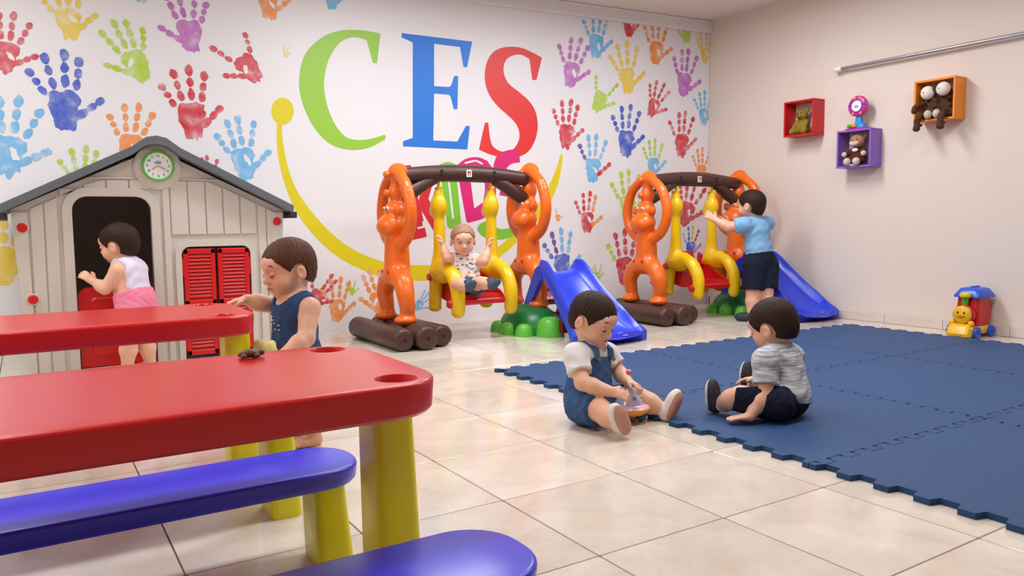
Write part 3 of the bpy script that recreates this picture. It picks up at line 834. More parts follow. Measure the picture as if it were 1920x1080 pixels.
# giraffe side of the swing, hung by its horn; local frame: y sideways (chest toward -y)
P = [Cone((0, 0, 1.0), (0, 0, 1.105), .013, .009, .012), Cone((0, -.012, .985), (0, -.03, 1.03), .014, .012, .01), Cone((0, .02, .985), (0, .035, 1.02), .014, .012, .01),
     Ell((0, .004, .985), (.032, .036, .026), k=.015), Ell((0, .004, .90), (.055, .066, .085), k=.02), Ell((0, .045, .865), (.045, .045, .045), k=.02),
     Cone((0, 0, .88), (0, -.002, .56), .034, .044, .02), Cone((0, -.002, .60), (0, .0, .47), .038, .072, .012), Ell((0, -.05, .455), (.052, .125, .078), k=.03),
     Cone((0, .05, .44), (0, .085, .22), .05, .044, .025), Ell((0, .085, .20), (.042, .05, .022), k=.015)]
leg = [(0, -.10, .48), (0, -.18, .445), (0, -.235, .38), (0, -.258, .30), (0, -.25, .205)]
P += chain(leg, .050, .045, .025)
P.append(Ell((0, -.15, .40), (.08, .016, .03), k=.008, sub=True))
giraffe0 = sdf_obj('giraffe_hanger', P, .0075, M_GYEL)
def swing_set(loc, label, slide_rot, slide_off, flare=.15):
    r = empty('swing_slide_set', loc); tag(r, label, 'swing set', 'monkey swing and slide sets')
    bx = .52
    # three logs under the first monkey
    for k, (x, y0, y1, rad) in enumerate(((-.145, -.40, .40, .072), (.0, -.43, .36, .076), (.14, -.36, .43, .07))):
        m = MB(); e = .02
        m.tube([(-bx + .01 + x, y, rad) for y in (y0, y0 + .004, y0 + e, y0 + .3, y1 - e, y1 - .004, y1)], [rad * .72, rad * .86, rad, rad * .98, rad, rad * .86, rad * .72], 20)
        lg = m.build('log_foot', M_BRN, r, True, auto=.9)
        m = MB(); m.lathe([(.012, -.001), (.012, .004), (0, .004)], (-bx + .01 + x, y0 - .001, rad), 'y', 10); m.build('plug', M_HOLE, lg)
    # beam: an arched branch with a fork at either end
    xs = np.linspace(-bx + .02, bx - .02, 17)
    m = MB(); m.tube([(x, 0, 1.095 + .03 * (1 - (x / bx) ** 2)) for x in xs], [.053 + .006 * math.cos(x * 5) for x in xs], 16)
    beam = m.build('beam', M_BRN, r, True, auto=.9)
    for s in (-1, 1):
        m = MB(); m.tube([(s * .23, 0, 1.085), (s * .31, 0, 1.055), (s * .40, 0, 1.0), (s * .47, 0, .965), (s * .50, 0, .95)], [.034, .047, .05, .049, .044], 14)
        m.build('fork', M_BRN, beam, True, auto=.9)
        m = MB(); m.box((s * .205 - .011, -.0605, 1.10), (s * .205 + .011, -.05, 1.145), .004); m.build('hook_slot', M_HOLE, beam)
    m = MB(); m.box((-.02, -.0625, 1.098), (.02, -.0565, 1.146), .001); st = m.build('sticker', M_STICK, beam)
    m = MB(); m.box((-.012, -.0633, 1.106), (-.004, -.0622, 1.138)); m.box((-.012, -.0633, 1.128), (.012, -.0622, 1.136)); m.box((.004, -.0633, 1.106), (.011, -.0622, 1.136)); m.build('sticker_mark', M_STICKR, st)
    for s in (-1, 1):
        mk = share(monkey0, 'monkey', r, (s * bx, 0, 0 if s < 0 else .035))
        m = MB()
        for y in (-.028, .028):
            e = MB(); e.ell((-.070, y, .882), (.010, .012, .015), 12); eo = e.build('eye', M_EYEW, mk, True)
            e = MB(); e.ell((-.0775, y - .003, .880), (.004, .007, .009), 10); e.build('pupil', M_EYEG, eo, True)
        for z in (1.105, .985):
            e = MB(); e.lathe([(.024, 0), (.024, -.02), (.016, -.03), (0, -.032)], (-.045, .01, z), 'x', 14); e.build('bolt_cap', M_ORG, mk, True, auto=.7)
        for y in (-.045, .045):
            e = MB(); e.lathe([(.014, 0), (.014, -.012), (0, -.013)], (-.078, y, .47), 'x', 12); e.build('bolt_hole', mat('burnt_orange', (190, 60, 16), .5), mk)
        m = MB(); sm = []
        pts = [(-.108 + .02 * (t / .06) ** 2, t, .745 + .022 * (t / .05) ** 2) for t in np.linspace(-.05, .05, 9)]
        m.tube(pts, .0035, 6); m.build('smile_line', mat('burnt_orange', (190, 60, 16), .5), mk, True)
    # swing seat between two giraffes
    sw = empty('swing', (0, 0, 0)); sw.parent = r
    for s in (-1, 1):
        g = share(giraffe0, 'giraffe_hanger', sw, (s * .205, 0, 0))
    for s in (-1, 1):
        for y, z in ((.055, .42), (-.232, .255)):
            m = MB(); m.lathe([(.028, 0), (.030, s * .02), (.022, s * .036), (0, s * .038)], (s * .235, y, z), 'x', 14); m.build('knob', M_RSEAT, sw, True, auto=.7)
    m = MB(); rings = []
    for y, z, t in ((-.235, .262, .012), (-.22, .285, .03), (-.14, .285, .03), (-.06, .268, .028), (.02, .268, .028), (.06, .30, .026), (.085, .38, .024), (.105, .48, .022), (.11, .52, .018), (.112, .53, .006)):
        w = .155 if z < .4 else .155 - (z - .4) * .5
        # normal direction of the sheet
        ny, nz = (0, 1) if z < .29 and y < .03 else (-.85, .5)
        ring = []
        for q in range(20):
            a = 2 * math.pi * q / 20; cx = math.copysign(abs(math.cos(a)) ** .5, math.cos(a)) * w; o = math.sin(a) * t
            ring.append((cx, y + ny * o, z + nz * o))
        rings.append(ring)
    m.loft(rings); m.build('swing_seat', M_RSEAT, sw, True, auto=.9)
    for s in (-1, 1):
        L_ = [tuple(p[:2]) for p in smoothpoly([(.115, .53, 0), (.05, .50, 0), (-.08, .36, 0), (-.225, .31, 0), (-.235, .255, 0), (.03, .245, 0), (.09, .32, 0)], 1)]
        m = MB(); m.loft([[(s * .150, y, z) for y, z in L_], [(s * .166, y, z) for y, z in L_]]); m.build('seat_side', M_RSEAT, sw, True, auto=.5)
    for y, z in ((-.23, .262), (.055, .42)):
        m = MB(); m.tube([(-.23, y, z), (.23, y, z)], .022, 12); m.build('seat_rod', M_RSEAT, sw, True, auto=.9)
    # turtle hill under the second monkey
    tx, ty = bx - .05, -.12
    m = MB(); R_ = 18; rings = []
    for i in range(R_ + 1):
        a = i / R_ * math.pi / 2 * .98; rr_ = math.cos(a); rings.append([(tx + .21 * rr_ ** .8 * math.cos(b), ty + .03 + .27 * rr_ ** .8 * math.sin(b), .2 * math.sin(a)) for b in [2 * math.pi * k / 28 for k in range(28)]])
    m.loft(rings); tu = m.build('turtle_hill', M_GRN, r, True, auto=.9)
    for x, y, rx, rz in ((tx - .02, ty - .25, .1, .135), (tx - .165, ty - .14, .066, .085), (tx - .205, ty - .0, .06, .085), (tx - .19, ty + .16, .06, .08), (tx + .20, ty + .10, .06, .08)):
        m = MB(); rings = []
        for i in range(9):
            a = i / 8 * math.pi / 2 * .98; q = math.cos(a) ** .6; rings.append([(x + rx * q * math.cos(b), y + rx * q * math.sin(b), rz * math.sin(a)) for b in [2 * math.pi * k / 18 for k in range(18)]])
        m.loft(rings); m.build('turtle_foot', M_LGRN, tu, True, auto=.9)
    # slide, its platform and ladder
    sl = empty('slide', slide_off, slide_rot); sl.parent = r
    path = [(-.02, .44), (.04, .438), (.09, .415), (.18, .34), (.29, .243), (.40, .156), (.50, .093), (.58, .062), (.64, .052), (.69, .042)]
    path = [tuple(p[:2]) for p in spline([(t, z, 0) for t, z in path], 3)]
    rings = []
    for i, (t, z) in enumerate(path):
        w = .13 + flare * max(t / .69, 0) ** 1.6 - (.05 if i == len(path) - 1 else 0); rail = .085 if t < .45 else .085 - (t - .45) * .24
        rail = max(rail, .02)
        if i == 0: rail = .03
        zb = max(z - .05, .004) if t < .5 else .004
        prof = [(-w - .035, zb), (-w - .04, z + rail * .6), (-w - .025, z + rail), (-w - .005, z + rail * .95), (-w + .02, z + .02), (-w + .05, z), (0, z - .004),
                (w - .05, z), (w - .02, z + .02), (w + .005, z + rail * .95), (w + .025, z + rail), (w + .04, z + rail * .6), (w + .035, zb)]
        bow = .085 * min(max((t - .42) / .27, 0), 1) ** 2
        rings.append([(x, -t + bow * (x / (w + .04)) ** 2 * 1.0, zz) for x, zz in prof])
    m = MB(); m.loft(rings); ch = m.build('chute', M_SLIDE, sl, True, auto=.8)
    def onchute(x0, x1, t0, t1, o):
        zz = lambda t: np.interp(t, [q[0] for q in path], [q[1] for q in path]) + o
        return [(x0, -t0, zz(t0)), (x1, -t0, zz(t0)), (x1, -t1, zz(t1)), (x0, -t1, zz(t1))]
    sk = MB(); sk.loft([onchute(.07, .108, .585, .64, .001), onchute(.07, .108, .585, .64, .003)]); so = sk.build('sticker', M_STICK, ch)
    sk = MB(); sk.loft([onchute(.077, .101, .594, .63, .0032), onchute(.077, .101, .594, .63, .004)]); sk.build('sticker_mark', M_STICKR, so)
    for s in (-1, 1):
        m = MB(); L_ = [(.0, .49), (.06, .46), (.34, .0), (.28, .0), (.0, .38), (-.03, .40), (-.03, .48)]
        m.loft([[(s * .135, y, z) for y, z in L_], [(s * .17, y, z) for y, z in L_]]); m.build('ladder_side', M_SLIDE, sl, True, auto=.4)
    for y, z in ((.255, .10), (.19, .205), (.125, .31)):
        m = MB(); m.box((-.137, y - .045, z - .018), (.137, y + .045, z + .018), .01); m.build('step', M_MAROON, sl)
    m = MB(); m.box((-.12, -.16, .22), (.12, -.13, .26), .008); m.build('brace', M_MAROON, sl)
    m = MB(); m.box((-.13, -.22, .03), (.13, -.18, .13), .008); m.build('brace', M_MAROON, sl)
    return r
set1 = swing_set((1.06, 2.0, 0), 'orange monkey swing with baby on it, blue slide nearer the playhouse', math.radians(-3), (.60, -.28, 0), .13)
set2 = swing_set((3.14, 1.88, 0), 'orange monkey swing with empty seat in the corner, boy holding its giraffe', math.radians(-2), (.52, -.22, 0), .10)
# monkey0/giraffe0 prototypes become the first set's own parts
for o in (monkey0, giraffe0): bpy.data.objects.remove(o, do_unlink=True)
# ------------------------------------------------------------------ children
M_SKIN = mat('skin', (234, 184, 156), .5, .05, 9, bump=.03, bscale=260, sub=.12, rgb2=(224, 166, 138))
M_HAIR = mat('dark_brown_hair', (58, 36, 26), .6, .25, 45, bump=.18, bscale=240, spec=.2, rgb2=(34, 20, 14))
M_HAIRL = mat('soft_brown_hair', (96, 60, 42), .6, .2, 30, spec=.2, bump=.18, bscale=240)
M_HAIRB = mat('downy_baby_hair', (178, 134, 108), .6, .15, 30, bump=.2, bscale=200)
M_LIP = mat('lips', (196, 104, 100), .45)
M_IRIS = mat('dark_iris', (40, 24, 18), .2)
M_SCLERA = mat('eye_white', (232, 226, 220), .3)
M_BROW = mat('brow', (80, 54, 42), .7)
def cloth(name, rgb, rgb2=None, scale=40., bump=.25, bs=300.): return mat(name, rgb, .85, .1, scale, bump=bump, bscale=bs, spec=.2, rgb2=rgb2)
M_DENIM = cloth('washed_denim', (72, 104, 148), (46, 72, 116), 60, .4, 420)
M_TEE = cloth('white_cotton', (236, 232, 230), (222, 216, 214), 20)
M_GREYT = None
M_NAVY = cloth('navy_cotton', (28, 32, 54), (18, 22, 40), 30)
M_TANK = cloth('blue_denim_tank', (60, 84, 130), (44, 64, 106), 50, .35, 380)
M_SKYT = cloth('sky_blue_cotton', (140, 188, 226), (124, 172, 214), 14)
M_LILAC = cloth('pale_lilac_cotton', (224, 216, 232), (208, 198, 220), 14)
M_PINK = cloth('pink_cotton', (238, 140, 168), (226, 118, 150), 14)
M_SOCK = cloth('slate_sock', (84, 100, 118), (66, 82, 100), 40)
def striped_grey():
    m = bpy.data.materials.new('grey_melange_knit'); m.use_nodes = True; N = m.node_tree.nodes; L = m.node_tree.links; b = N['Principled BSDF']
    tc = N.new('ShaderNodeTexCoord'); mp = N.new('ShaderNodeMapping'); mp.inputs['Scale'].default_value = (14, 14, 150)
    nz = N.new('ShaderNodeTexNoise'); nz.inputs['Scale'].default_value = 1; nz.inputs['Detail'].default_value = 3
    cr = N.new('ShaderNodeValToRGB'); e = cr.color_ramp.elements; e[0].position = .38; e[0].color = lin((146, 148, 154)); e[1].position = .6; e[1].color = lin((206, 206, 210))
    L.new(tc.outputs['Object'], mp.inputs[0]); L.new(mp.outputs[0], nz.inputs['Vector']); L.new(nz.outputs['Fac'], cr.inputs[0]); L.new(cr.outputs[0], b.inputs['Base Color'])
    b.inputs['Roughness'].default_value = .9; b.inputs['Specular IOR Level'].default_value = .2
    return m
def confetti():
    m = bpy.data.materials.new('printed_baby_cotton'); m.use_nodes = True; N = m.node_tree.nodes; L = m.node_tree.links; b = N['Principled BSDF']
    tc = N.new('ShaderNodeTexCoord'); mp = N.new('ShaderNodeMapping'); mp.inputs['Scale'].default_value = (30, 30, 55); mp.inputs['Rotation'].default_value = (.5, .7, .3)
    vo = N.new('ShaderNodeTexVoronoi'); vo.inputs['Scale'].default_value = 1.0
    L.new(tc.outputs['Object'], mp.inputs[0]); L.new(mp.outputs[0], vo.inputs['Vector'])
    lt = N.new('ShaderNodeMath'); lt.operation = 'LESS_THAN'; lt.inputs[1].default_value = .36; L.new(vo.outputs['Distance'], lt.inputs[0])
    cr = N.new('ShaderNodeValToRGB'); cr.color_ramp.interpolation = 'CONSTANT'; e = cr.color_ramp.elements
    e[0].color = lin((206, 112, 96)); e[1].position = .3; e[1].color = lin((96, 108, 160))
    x = e.new(.5); x.color = lin((236, 232, 232)); x = e.new(.72); x.color = lin((222, 160, 90)); x = e.new(.86); x.color = lin((190, 120, 150))
    sp = N.new('ShaderNodeSeparateColor'); L.new(vo.outputs['Color'], sp.inputs[0]); L.new(sp.outputs[0], cr.inputs[0])
    mx = N.new('ShaderNodeMix'); mx.data_type = 'RGBA'; mx.inputs[6].default_value = lin((238, 234, 234)); L.new(lt.outputs[0], mx.inputs[0]); L.new(cr.outputs[0], mx.inputs[7])
    L.new(mx.outputs[2], b.inputs['Base Color']); b.inputs['Roughness'].default_value = .85
    return m
M_GREYT = striped_grey(); M_CONF = confetti()
IR, IU = nrm(RGT * 1), np.array([0, 0, 1.])
def dirv(px, r, u, t):
    """direction at picture column px: r to the picture right, u up, t toward the camera"""
    f = ray(px, 430.); f = nrm([f[0], f[1], 0]); rt = np.array([f[1], -f[0], 0])
    return nrm(rt * r + IU * u - f * t)
def basis(f, u):
    f = nrm(f); u = np.asarray(u, float); u = nrm(u - f * (u @ f)); return f, u, np.cross(f, u)    # forward, up, right
def hand_prims(w, D, Nn, thumb, curl=.6, s=1., spread=1.):
    """palm, four unequal bent fingers and a thumb; D along the hand, Nn out of the palm, thumb: side vector"""
    D, Nn, T = nrm(D), np.asarray(Nn, float), np.asarray(thumb, float)
    Nn = nrm(Nn - D * (Nn @ D)); T = nrm(T - D * (T @ D) - Nn * (T @ Nn))
    M = np.stack([D, T, Nn])
    out = [Ell(w + D * .026 * s, np.array([.031, .025, .0125]) * s, M, .012)]
    for k, (o, L_) in enumerate(((.0185, .030), (.0062, .034), (-.0062, .032), (-.0185, .025))):
        b = w + (D * .046 + T * o) * s; fd = nrm(D + T * o * 5 * spread)
        for j, (seg, c) in enumerate(((.5, curl * .5), (.5, curl * 1.35))):
            d = nrm(fd * math.cos(c) + Nn * math.sin(c)); e = b + d * L_ * seg * 1.25 * s
            out.append(Cone(b, e, (.0068 - .0006 * j) * s, (.0063 - .0009 * j) * s, .004)); b = e
    b = w + (D * .014 + T * .019) * s; d1 = nrm(D * .65 + T * .75 + Nn * .25); d2 = nrm(D * .95 + T * .25 + Nn * (.25 + curl * .3))
    e = b + d1 * .021 * s; out += [Cone(b, e, .0095 * s, .0078 * s, .006), Cone(e, e + d2 * .02 * s, .0078 * s, .0058 * s, .005)]
    return out
def child(name, label, base, J, hs=1., ls=1., res=.005, hair=M_HAIR, hairline=0., garments=(), shoes=None, looking='down'):
    """J holds joint positions in metres; garments: callables giving extra meshes"""
    root = empty(name, base); tag(root, label, 'person')
    O = np.asarray(base, float)
    F_, U_, R_ = basis(J['face'], J['hup']); H = J['head']; MH = np.stack([R_, F_, U_])
    def hp(r, f, u): return H + (R_ * r + F_ * f + U_ * u) * hs
    def E(c, r, k=.02, sub=False): return Ell(hp(*c), np.array(r) * hs, MH, k * hs, sub=sub)
    head = [E((0, -.010, .018), (.074, .090, .078)), E((0, .022, -.030), (.061, .060, .066), .025), E((.031, .047, -.045), (.030, .030, .030), .02), E((-.031, .047, -.045), (.030, .030, .030), .02),
            E((0, .058, -.077), (.022, .020, .017), .02), E((0, .066, .022), (.046, .024, .030), .02),
            Cone(hp(0, .080, -.008), hp(0, .093, -.030), .0075 * hs, .0105 * hs, .012 * hs), E((.010, .086, -.034), (.007, .008, .006), .006), E((-.010, .086, -.034), (.007, .008, .006), .006),
            E((0, .082, -.055), (.017, .010, .0085), .008), E((0, .080, -.064), (.014, .009, .006), .006)]
    for s in (-1, 1):
        head += [E((s * .029, .092, -.004), (.016, .012, .011), .012, True), E((s * .079, -.008, -.022), (.010, .018, .026), .006), E((s * .087, -.003, -.020), (.006, .009, .014), .005, True)]
    nk = J['neck']
    head.append(Cone(hp(0, -.018, -.055), nk, .040 * hs, .040 * hs, .02))
    cw, up_t = J['chest'], nrm(J['neck'] - J['pelvis'])
    rt = nrm(J['sh_r'] - J['sh_l']); rt = nrm(rt - up_t * (rt @ up_t)); fw = np.cross(up_t, rt); MT = np.stack([rt, fw, up_t])
    hr = nrm(J['hip_r'] - J['hip_l']); 
    torso = [Ell(cw + up_t * .02, np.array([.088, .066, .085]) * ls, MT, .03), Ell((cw + J['pelvis']) / 2 + fw * .008, np.array([.083, .072, .085]) * ls, MT, .04), Ell(J['pelvis'], np.array([.088, .075, .07]) * ls, MT, .04)]
    for q in ('sh_l', 'sh_r'): torso.append(Cone(J['neck'] - up_t * .03, J[q], .036 * ls, .036 * ls, .03))
    arms = {}; legs = {}
    for q in 'lr':
        sh, el, wr = J['sh_' + q], J['el_' + q], J['wr_' + q]
        arms[q] = [Cone(sh, el, .037 * ls, .030 * ls, .02), Cone(el, el + (wr - el) * .35, .030 * ls, .031 * ls, .012), Cone(el + (wr - el) * .35, wr, .031 * ls, .020 * ls, .012)]
        hi, kn, an = J['hip_' + q], J['kn_' + q], J['an_' + q]
        legs[q] = [Cone(hi, kn, .060 * ls, .043 * ls, .03), Cone(kn, kn + (an - kn) * .4, .042 * ls, .042 * ls, .015), Cone(kn + (an - kn) * .4, an, .042 * ls, .027 * ls, .015)]
    body = head + torso + arms['l'] + arms['r'] + legs['l'] + legs['r']
    for q in 'lr':
        if J.get('hd_' + q) is not None:
            D, Nn, T, cu = J['hd_' + q]; body += hand_prims(J['wr_' + q], D, Nn, T, cu, ls * .98)
        t = J['toe_' + q]; an = J['an_' + q]; so = nrm(J.get('sole_' + q, an - J['kn_' + q])); so = nrm(so - nrm(t) * (so @ nrm(t)))
        tv = nrm(t); side = np.cross(tv, so); MF = np.stack([tv, side, so]); fc = an + tv * .028 * ls + so * .018 * ls
        if shoes is None:
            body += [Ell(fc, np.array([.058, .029, .021]) * ls, MF, .02), Ell(an + so * .02 * ls, np.array([.026, .025, .022]) * ls, MF, .015)]
            for k in range(5): body.append(Ell(fc + (tv * (.056 - .004 * abs(k - 1)) + side * (k - 2) * .0105 + so * .006) * ls, np.array([.011, .0062, .0075]) * ls, MF, .004))
        else:
            shoes(root, O, an, tv, so, side, MF, ls, res)
    sdf_obj('body', body, res, M_SKIN, root, origin=O)
    # eyes, brows and lips
    for s in (-1, 1):
        m = MB(); m.ell(hp(s * .029, .072, -.006) - O, np.array([.0145, .0125, .0085 if looking == 'down' else .0095]) * hs, 12, MH.T); e = m.build('eyelid' if looking == 'down' else 'eye', M_SKIN if looking == 'down' else M_SCLERA, root, True)
        dz = -.0105 if looking == 'down' else -.0065
        if looking == 'down': pass
        else: m = MB(); m.ell(hp(s * .029, .0785, dz) - O, np.array([.0072, .0062, .0045 if looking == 'down' else .0072]) * hs, 10, MH.T); m.build('iris', M_IRIS, e, True)
        m = MB(); m.tube([hp(s * (.029 + t), .0845 - abs(t) * .25, (-.0015 if looking != 'down' else -.0135) + (.006 - abs(t) * .35) * (.3 if looking != 'down' else -.3)) - O for t in (-.015, -.007, 0, .007, .015)], [.0012 * hs, .002 * hs, .0022 * hs, .002 * hs, .0012 * hs], 6); m.build('eyelash', M_IRIS, e, True)
        m = MB(); m.tube([hp(s * (.030 + t), .0885 - (t + .018) * .32, .020 + .004 * math.cos(t * 70)) - O for t in (-.017, -.008, 0, .009, .018)], [.0016 * hs, .0028 * hs, .003 * hs, .0026 * hs, .0012 * hs], 6); m.build('eyebrow', M_BROW, root, True)
    m = MB(); m.tube([hp(t, .0905 - abs(t) * .35, -.0565 + abs(t) * .12) - O for t in (-.016, -.008, 0, .008, .016)], [.0016 * hs, .0042 * hs, .005 * hs, .0042 * hs, .0016 * hs], 8); m.build('lips', M_LIP, root, True)
    # hair cap following the skull, cut along the hairline
    g = .0075 * hs; hl_ = hairline
    hair_p = [Ell(hp(0, -.010, .018), np.array([.074, .090, .078]) * hs + g, MH, .02), Ell(hp(0, -.045, -.03), np.array([.055, .045, .055]) * hs + g * .5, MH, .03)]
    def hair_cut(P, D):
        q = (P - H) @ np.stack([F_, U_, R_]).T / hs
        f, u, r = q[:, 0], q[:, 1], q[:, 2]
        wob = .005 * np.sin(r * 150 + .6) + .004 * np.sin(r * 330 + 1)
        l1 = ((f - .084) * .075 - (u - .052 - hl_ - wob) * .062) / .0973          # forehead to temple
        l2 = ((f - .020) * .050 - (u + .034 - hl_) * .088) / .1012                # temple, over the ear, to the nape
        ear = .030 - np.sqrt((f + .004) ** 2 + ((u + .024) * .85) ** 2)
        ear = np.where(np.abs(r) > .045, ear, -1)
        an = np.arctan2(r, f + .03); D = D - (.0011 * np.sin(an * 34 + np.sin(u * 60 + r * 40) * 2.5) + .0009 * np.sin(an * 71 + u * 130)) * hs
        return np.maximum(np.maximum(D, np.maximum(l1, l2) * hs), ear * hs)
    sdf_obj('hair', hair_p, min(res, .004), hair, root, extra=hair_cut, origin=O)
    ctx = dict(root=root, O=O, J=J, torso=torso, arms=arms, legs=legs, up=up_t, fw=fw, rt=rt, res=res, ls=ls)
    for gm in garments: gm(ctx)
    return root
def top(material, off=.009, sleeve=.45, hem=.0, name='shirt', neck_drop=.012, scoop=.03, armhole=.03):
    """shirt or tank: torso swollen by the cloth; sleeve 0 makes a tank top"""
    def f(c):
        J, up, fw, rt = c['J'], c['up'], c['fw'], c['rt']
        pr = grow(c['torso'], off)
        if sleeve:
            for q in 'lr':
                a, b = J['sh_' + q], J['el_' + q]; e = a + (b - a) * sleeve; d = nrm(b - a)
                pr.append(Cone(a, e + d * .03, (.037 + .011) * c['ls'], (.040 + .012) * c['ls'], .018, [(e, d)]))
        cuts = [(J['pelvis'] + up * hem, -up)]
        na = J['neck'] - up * (.002 + scoop * .3) + fw * .022; nb = J['neck'] + up * .12 - fw * .012
        def ex(P, D):
            h = np.clip((P - na) @ (nb - na) / ((nb - na) @ (nb - na)), 0, 1)
            D = np.maximum(D, (.044 + (.012 if not sleeve else 0)) * c['ls'] - np.linalg.norm(P - na - h[:, None] * (nb - na), axis=1))
            if not sleeve:                                              # arm holes
                for q in 'lr':
                    s_ = J['sh_' + q]; o = nrm(rt * (1 if q == 'r' else -1))
                    D = np.maximum(D, .047 * c['ls'] - np.linalg.norm(P - (s_ + o * .030 - up * .006), axis=1))
                    D = np.maximum(D, (P - (s_ + o * .002)) @ o)
            w = .0022 * np.sin((P @ up) * 95 + np.sin((P @ rt) * 50) * 2.2) * np.sin((P @ fw) * 40 + (P @ rt) * 33)      # soft folds
            return D + w
        return sdf_obj(name, pr, c['res'], material, c['root'], cuts=cuts, extra=ex, origin=c['O'])
    return f
def bottoms(material, off=.012, leg=.6, waist=.055, name='shorts', flare=.006):
    def f(c):
        J, up = c['J'], c['up']
        pr = grow(c['torso'][1:3], off); cut_top = (J['pelvis'] + up * waist, up)
        for p in pr: p.cuts = [cut_top]
        for q in 'lr':
            a, b = J['hip_' + q], J['kn_' + q]; d = nrm(b - a); e = a + (b - a) * leg
            pr.append(Cone(a, e + d * .02, (.060 + off) * c['ls'], ((.060 + (.043 - .060) * leg) + off + flare) * c['ls'], .02, [(e, d), cut_top]))
        def ex(P, D): return D + .002 * np.sin(P[:, 0] * 110 + np.sin(P[:, 2] * 80) * 2) * np.sin(P[:, 1] * 90 + P[:, 2] * 60)
        return sdf_obj(name, pr, c['res'], material, c['root'], extra=ex, origin=c['O'])
    return f
def make_shoes(m_up, m_sole, sock=None):
    def f(root, O, an, tv, so, side, MF, ls, res):
        fc = an + (tv * .030 + so * .020) * ls; bot = an + so * .044 * ls
        pr = [Ell(fc + tv * .012 * ls, np.array([.062, .036, .030]) * ls, MF, .02), Ell(an + so * .012 * ls - tv * .004, np.array([.036, .033, .034]) * ls, MF, .02)]
        sh = sdf_obj('shoe', pr, min(res, .004), m_up, root, cuts=[(bot, so), (an - so * .016 * ls, -so)], origin=O)
        sdf_obj('sole', grow(pr, .003), min(res, .004), m_sole, sh, cuts=[(bot + so * .006, so), (bot - so * .009, -so)], origin=O)
        if sock is not None: sdf_obj('sock', [Cone(an - so * .05 * ls, an + so * .01, .031 * ls, .033 * ls, .01, [(an - so * .042 * ls, -so)])], min(res, .004), sock, root, origin=O)
    return f
def make_socks(m):
    def f(root, O, an, tv, so, side, MF, ls, res):
        pr = [Ell(an + (tv * .034 + so * .016) * ls, np.array([.060, .033, .025]) * ls, MF, .02), Cone(an - so * .045 * ls, an + so * .01 * ls, .032 * ls, .031 * ls, .02, [(an - so * .042 * ls, -so)])]
        sdf_obj('sock', pr, min(res, .004), m, root, origin=O)
    return f
M_SHW = mat('white_shoe', (232, 222, 214), .6, .06, 20); M_SOLEP = mat('dusty_pink_sole', (206, 150, 132), .7, .15, 25)
M_SHD = mat('charcoal_shoe', (46, 48, 62), .7, .15, 30); M_SOLEW = mat('white_rubber_sole', (226, 222, 220), .5, .05)
M_SOCKW = cloth('white_sock', (232, 230, 230))
# ---- boy in denim dungarees, sitting by the mat with the spinning top
b = onz(1100, 788); D0 = 3.0
JA = dict(head=at(1113, 596, 3.02), face=dirv(1113, .80, -.42, .52), hup=dirv(1113, .28, 1, .1), neck=at(1108, 645, 3.04), chest=at(1104, 686, 3.04), pelvis=at(1100, 748, 3.04),
          sh_r=at(1079, 666, 2.96), el_r=at(1092, 718, 2.90), wr_r=at(1146, 734, 2.86), hd_r=(dirv(1150, .95, -.2, .05), dirv(1150, .2, -.75, -.5), dirv(1150, .2, .8, -.6), .7),
          sh_l=at(1137, 664, 3.10), el_l=at(1160, 698, 3.09), wr_l=at(1178, 716, 2.99), hd_l=(dirv(1180, .55, -.15, .4), dirv(1180, -.2, -.8, .2), dirv(1180, -.6, .5, .5), 1.0),
          hip_r=at(1092, 762, 2.98), kn_r=at(1126, 770, 2.86), an_r=at(1160, 797, 2.79), toe_r=dirv(1160, -.35, .85, .30), sole_r=dirv(1160, .72, -.1, .72),
          hip_l=at(1124, 758, 3.10), kn_l=at(1200, 748, 3.06), an_l=at(1246, 770, 3.03), toe_l=dirv(1246, .38, .85, -.25), sole_l=dirv(1246, .80, -.1, .60))
def dungarees(c):
    J, up, fw, rt, O = c['J'], c['up'], c['fw'], c['rt'], c['O']
    pr = grow(c['torso'][:3], .014)
    bib = J['chest'] + up * .045
    def ex(P, D):
        d = (P - bib) @ up; side = np.abs((P - J['chest']) @ rt) - .072; front = (P - J['chest']) @ fw
        keep = np.maximum(np.maximum(d, side), -(np.abs(front) - .02))
        low = (P - (J['pelvis'] + up * .085)) @ up
        return np.maximum(D, np.minimum(low, keep)) + .0014 * np.sin(P @ up * 140) * np.sin(P @ rt * 90)
    sdf_obj('dungaree_bib', pr, c['res'], M_DENIM, c['root'], extra=ex, origin=O)
    for s in (-1, 1):
        a = bib + rt * s * .045 + fw * .078; pts = [a - up * .01, a + up * .03 - fw * .012, J['neck'] + rt * s * .056 + up * .012 + fw * .012, J['neck'] + rt * s * .056 + up * .004 - fw * .042, J['chest'] + rt * s * .045 + up * .04 - fw * .078, J['chest'] + rt * s * .04 - up * .0 - fw * .082]
        # flat strap
        m = MB(); rings = []
        for i, p in enumerate(pts):
            t = nrm(pts[min(i + 1, len(pts) - 1)] - pts[max(i - 1, 0)]); w = nrm(rt - t * (rt @ t)); n = np.cross(t, w)
            rings.append([p - O + w * .013 + n * .003, p - O - w * .013 + n * .003, p - O - w * .013 - n * .003, p - O + w * .013 - n * .003])
        m.loft(rings); m.build('strap', M_DENIM, c['root'])
        m = MB(); m.lathe([(.009, 0), (.009, .004), (0, .005)], (0, 0, 0), 'y', 12); bo = m.build('buckle', mat('brass', (190, 170, 130), .3, metal=.9), c['root'], True, auto=.6)
        bo.location = tuple(a - up * .008 + fw * .008 - O)
child('seated_toddler', 'toddler in denim dungarees and white tee sitting on the floor tiles with a spinning top', b, JA, 1.0, .96, .0042, M_HAIR, .0,
      [top(M_TEE, .009, .62, -.02), bottoms(M_DENIM, .014, .86, .09), dungarees], make_shoes(M_SHW, M_SOLEP))

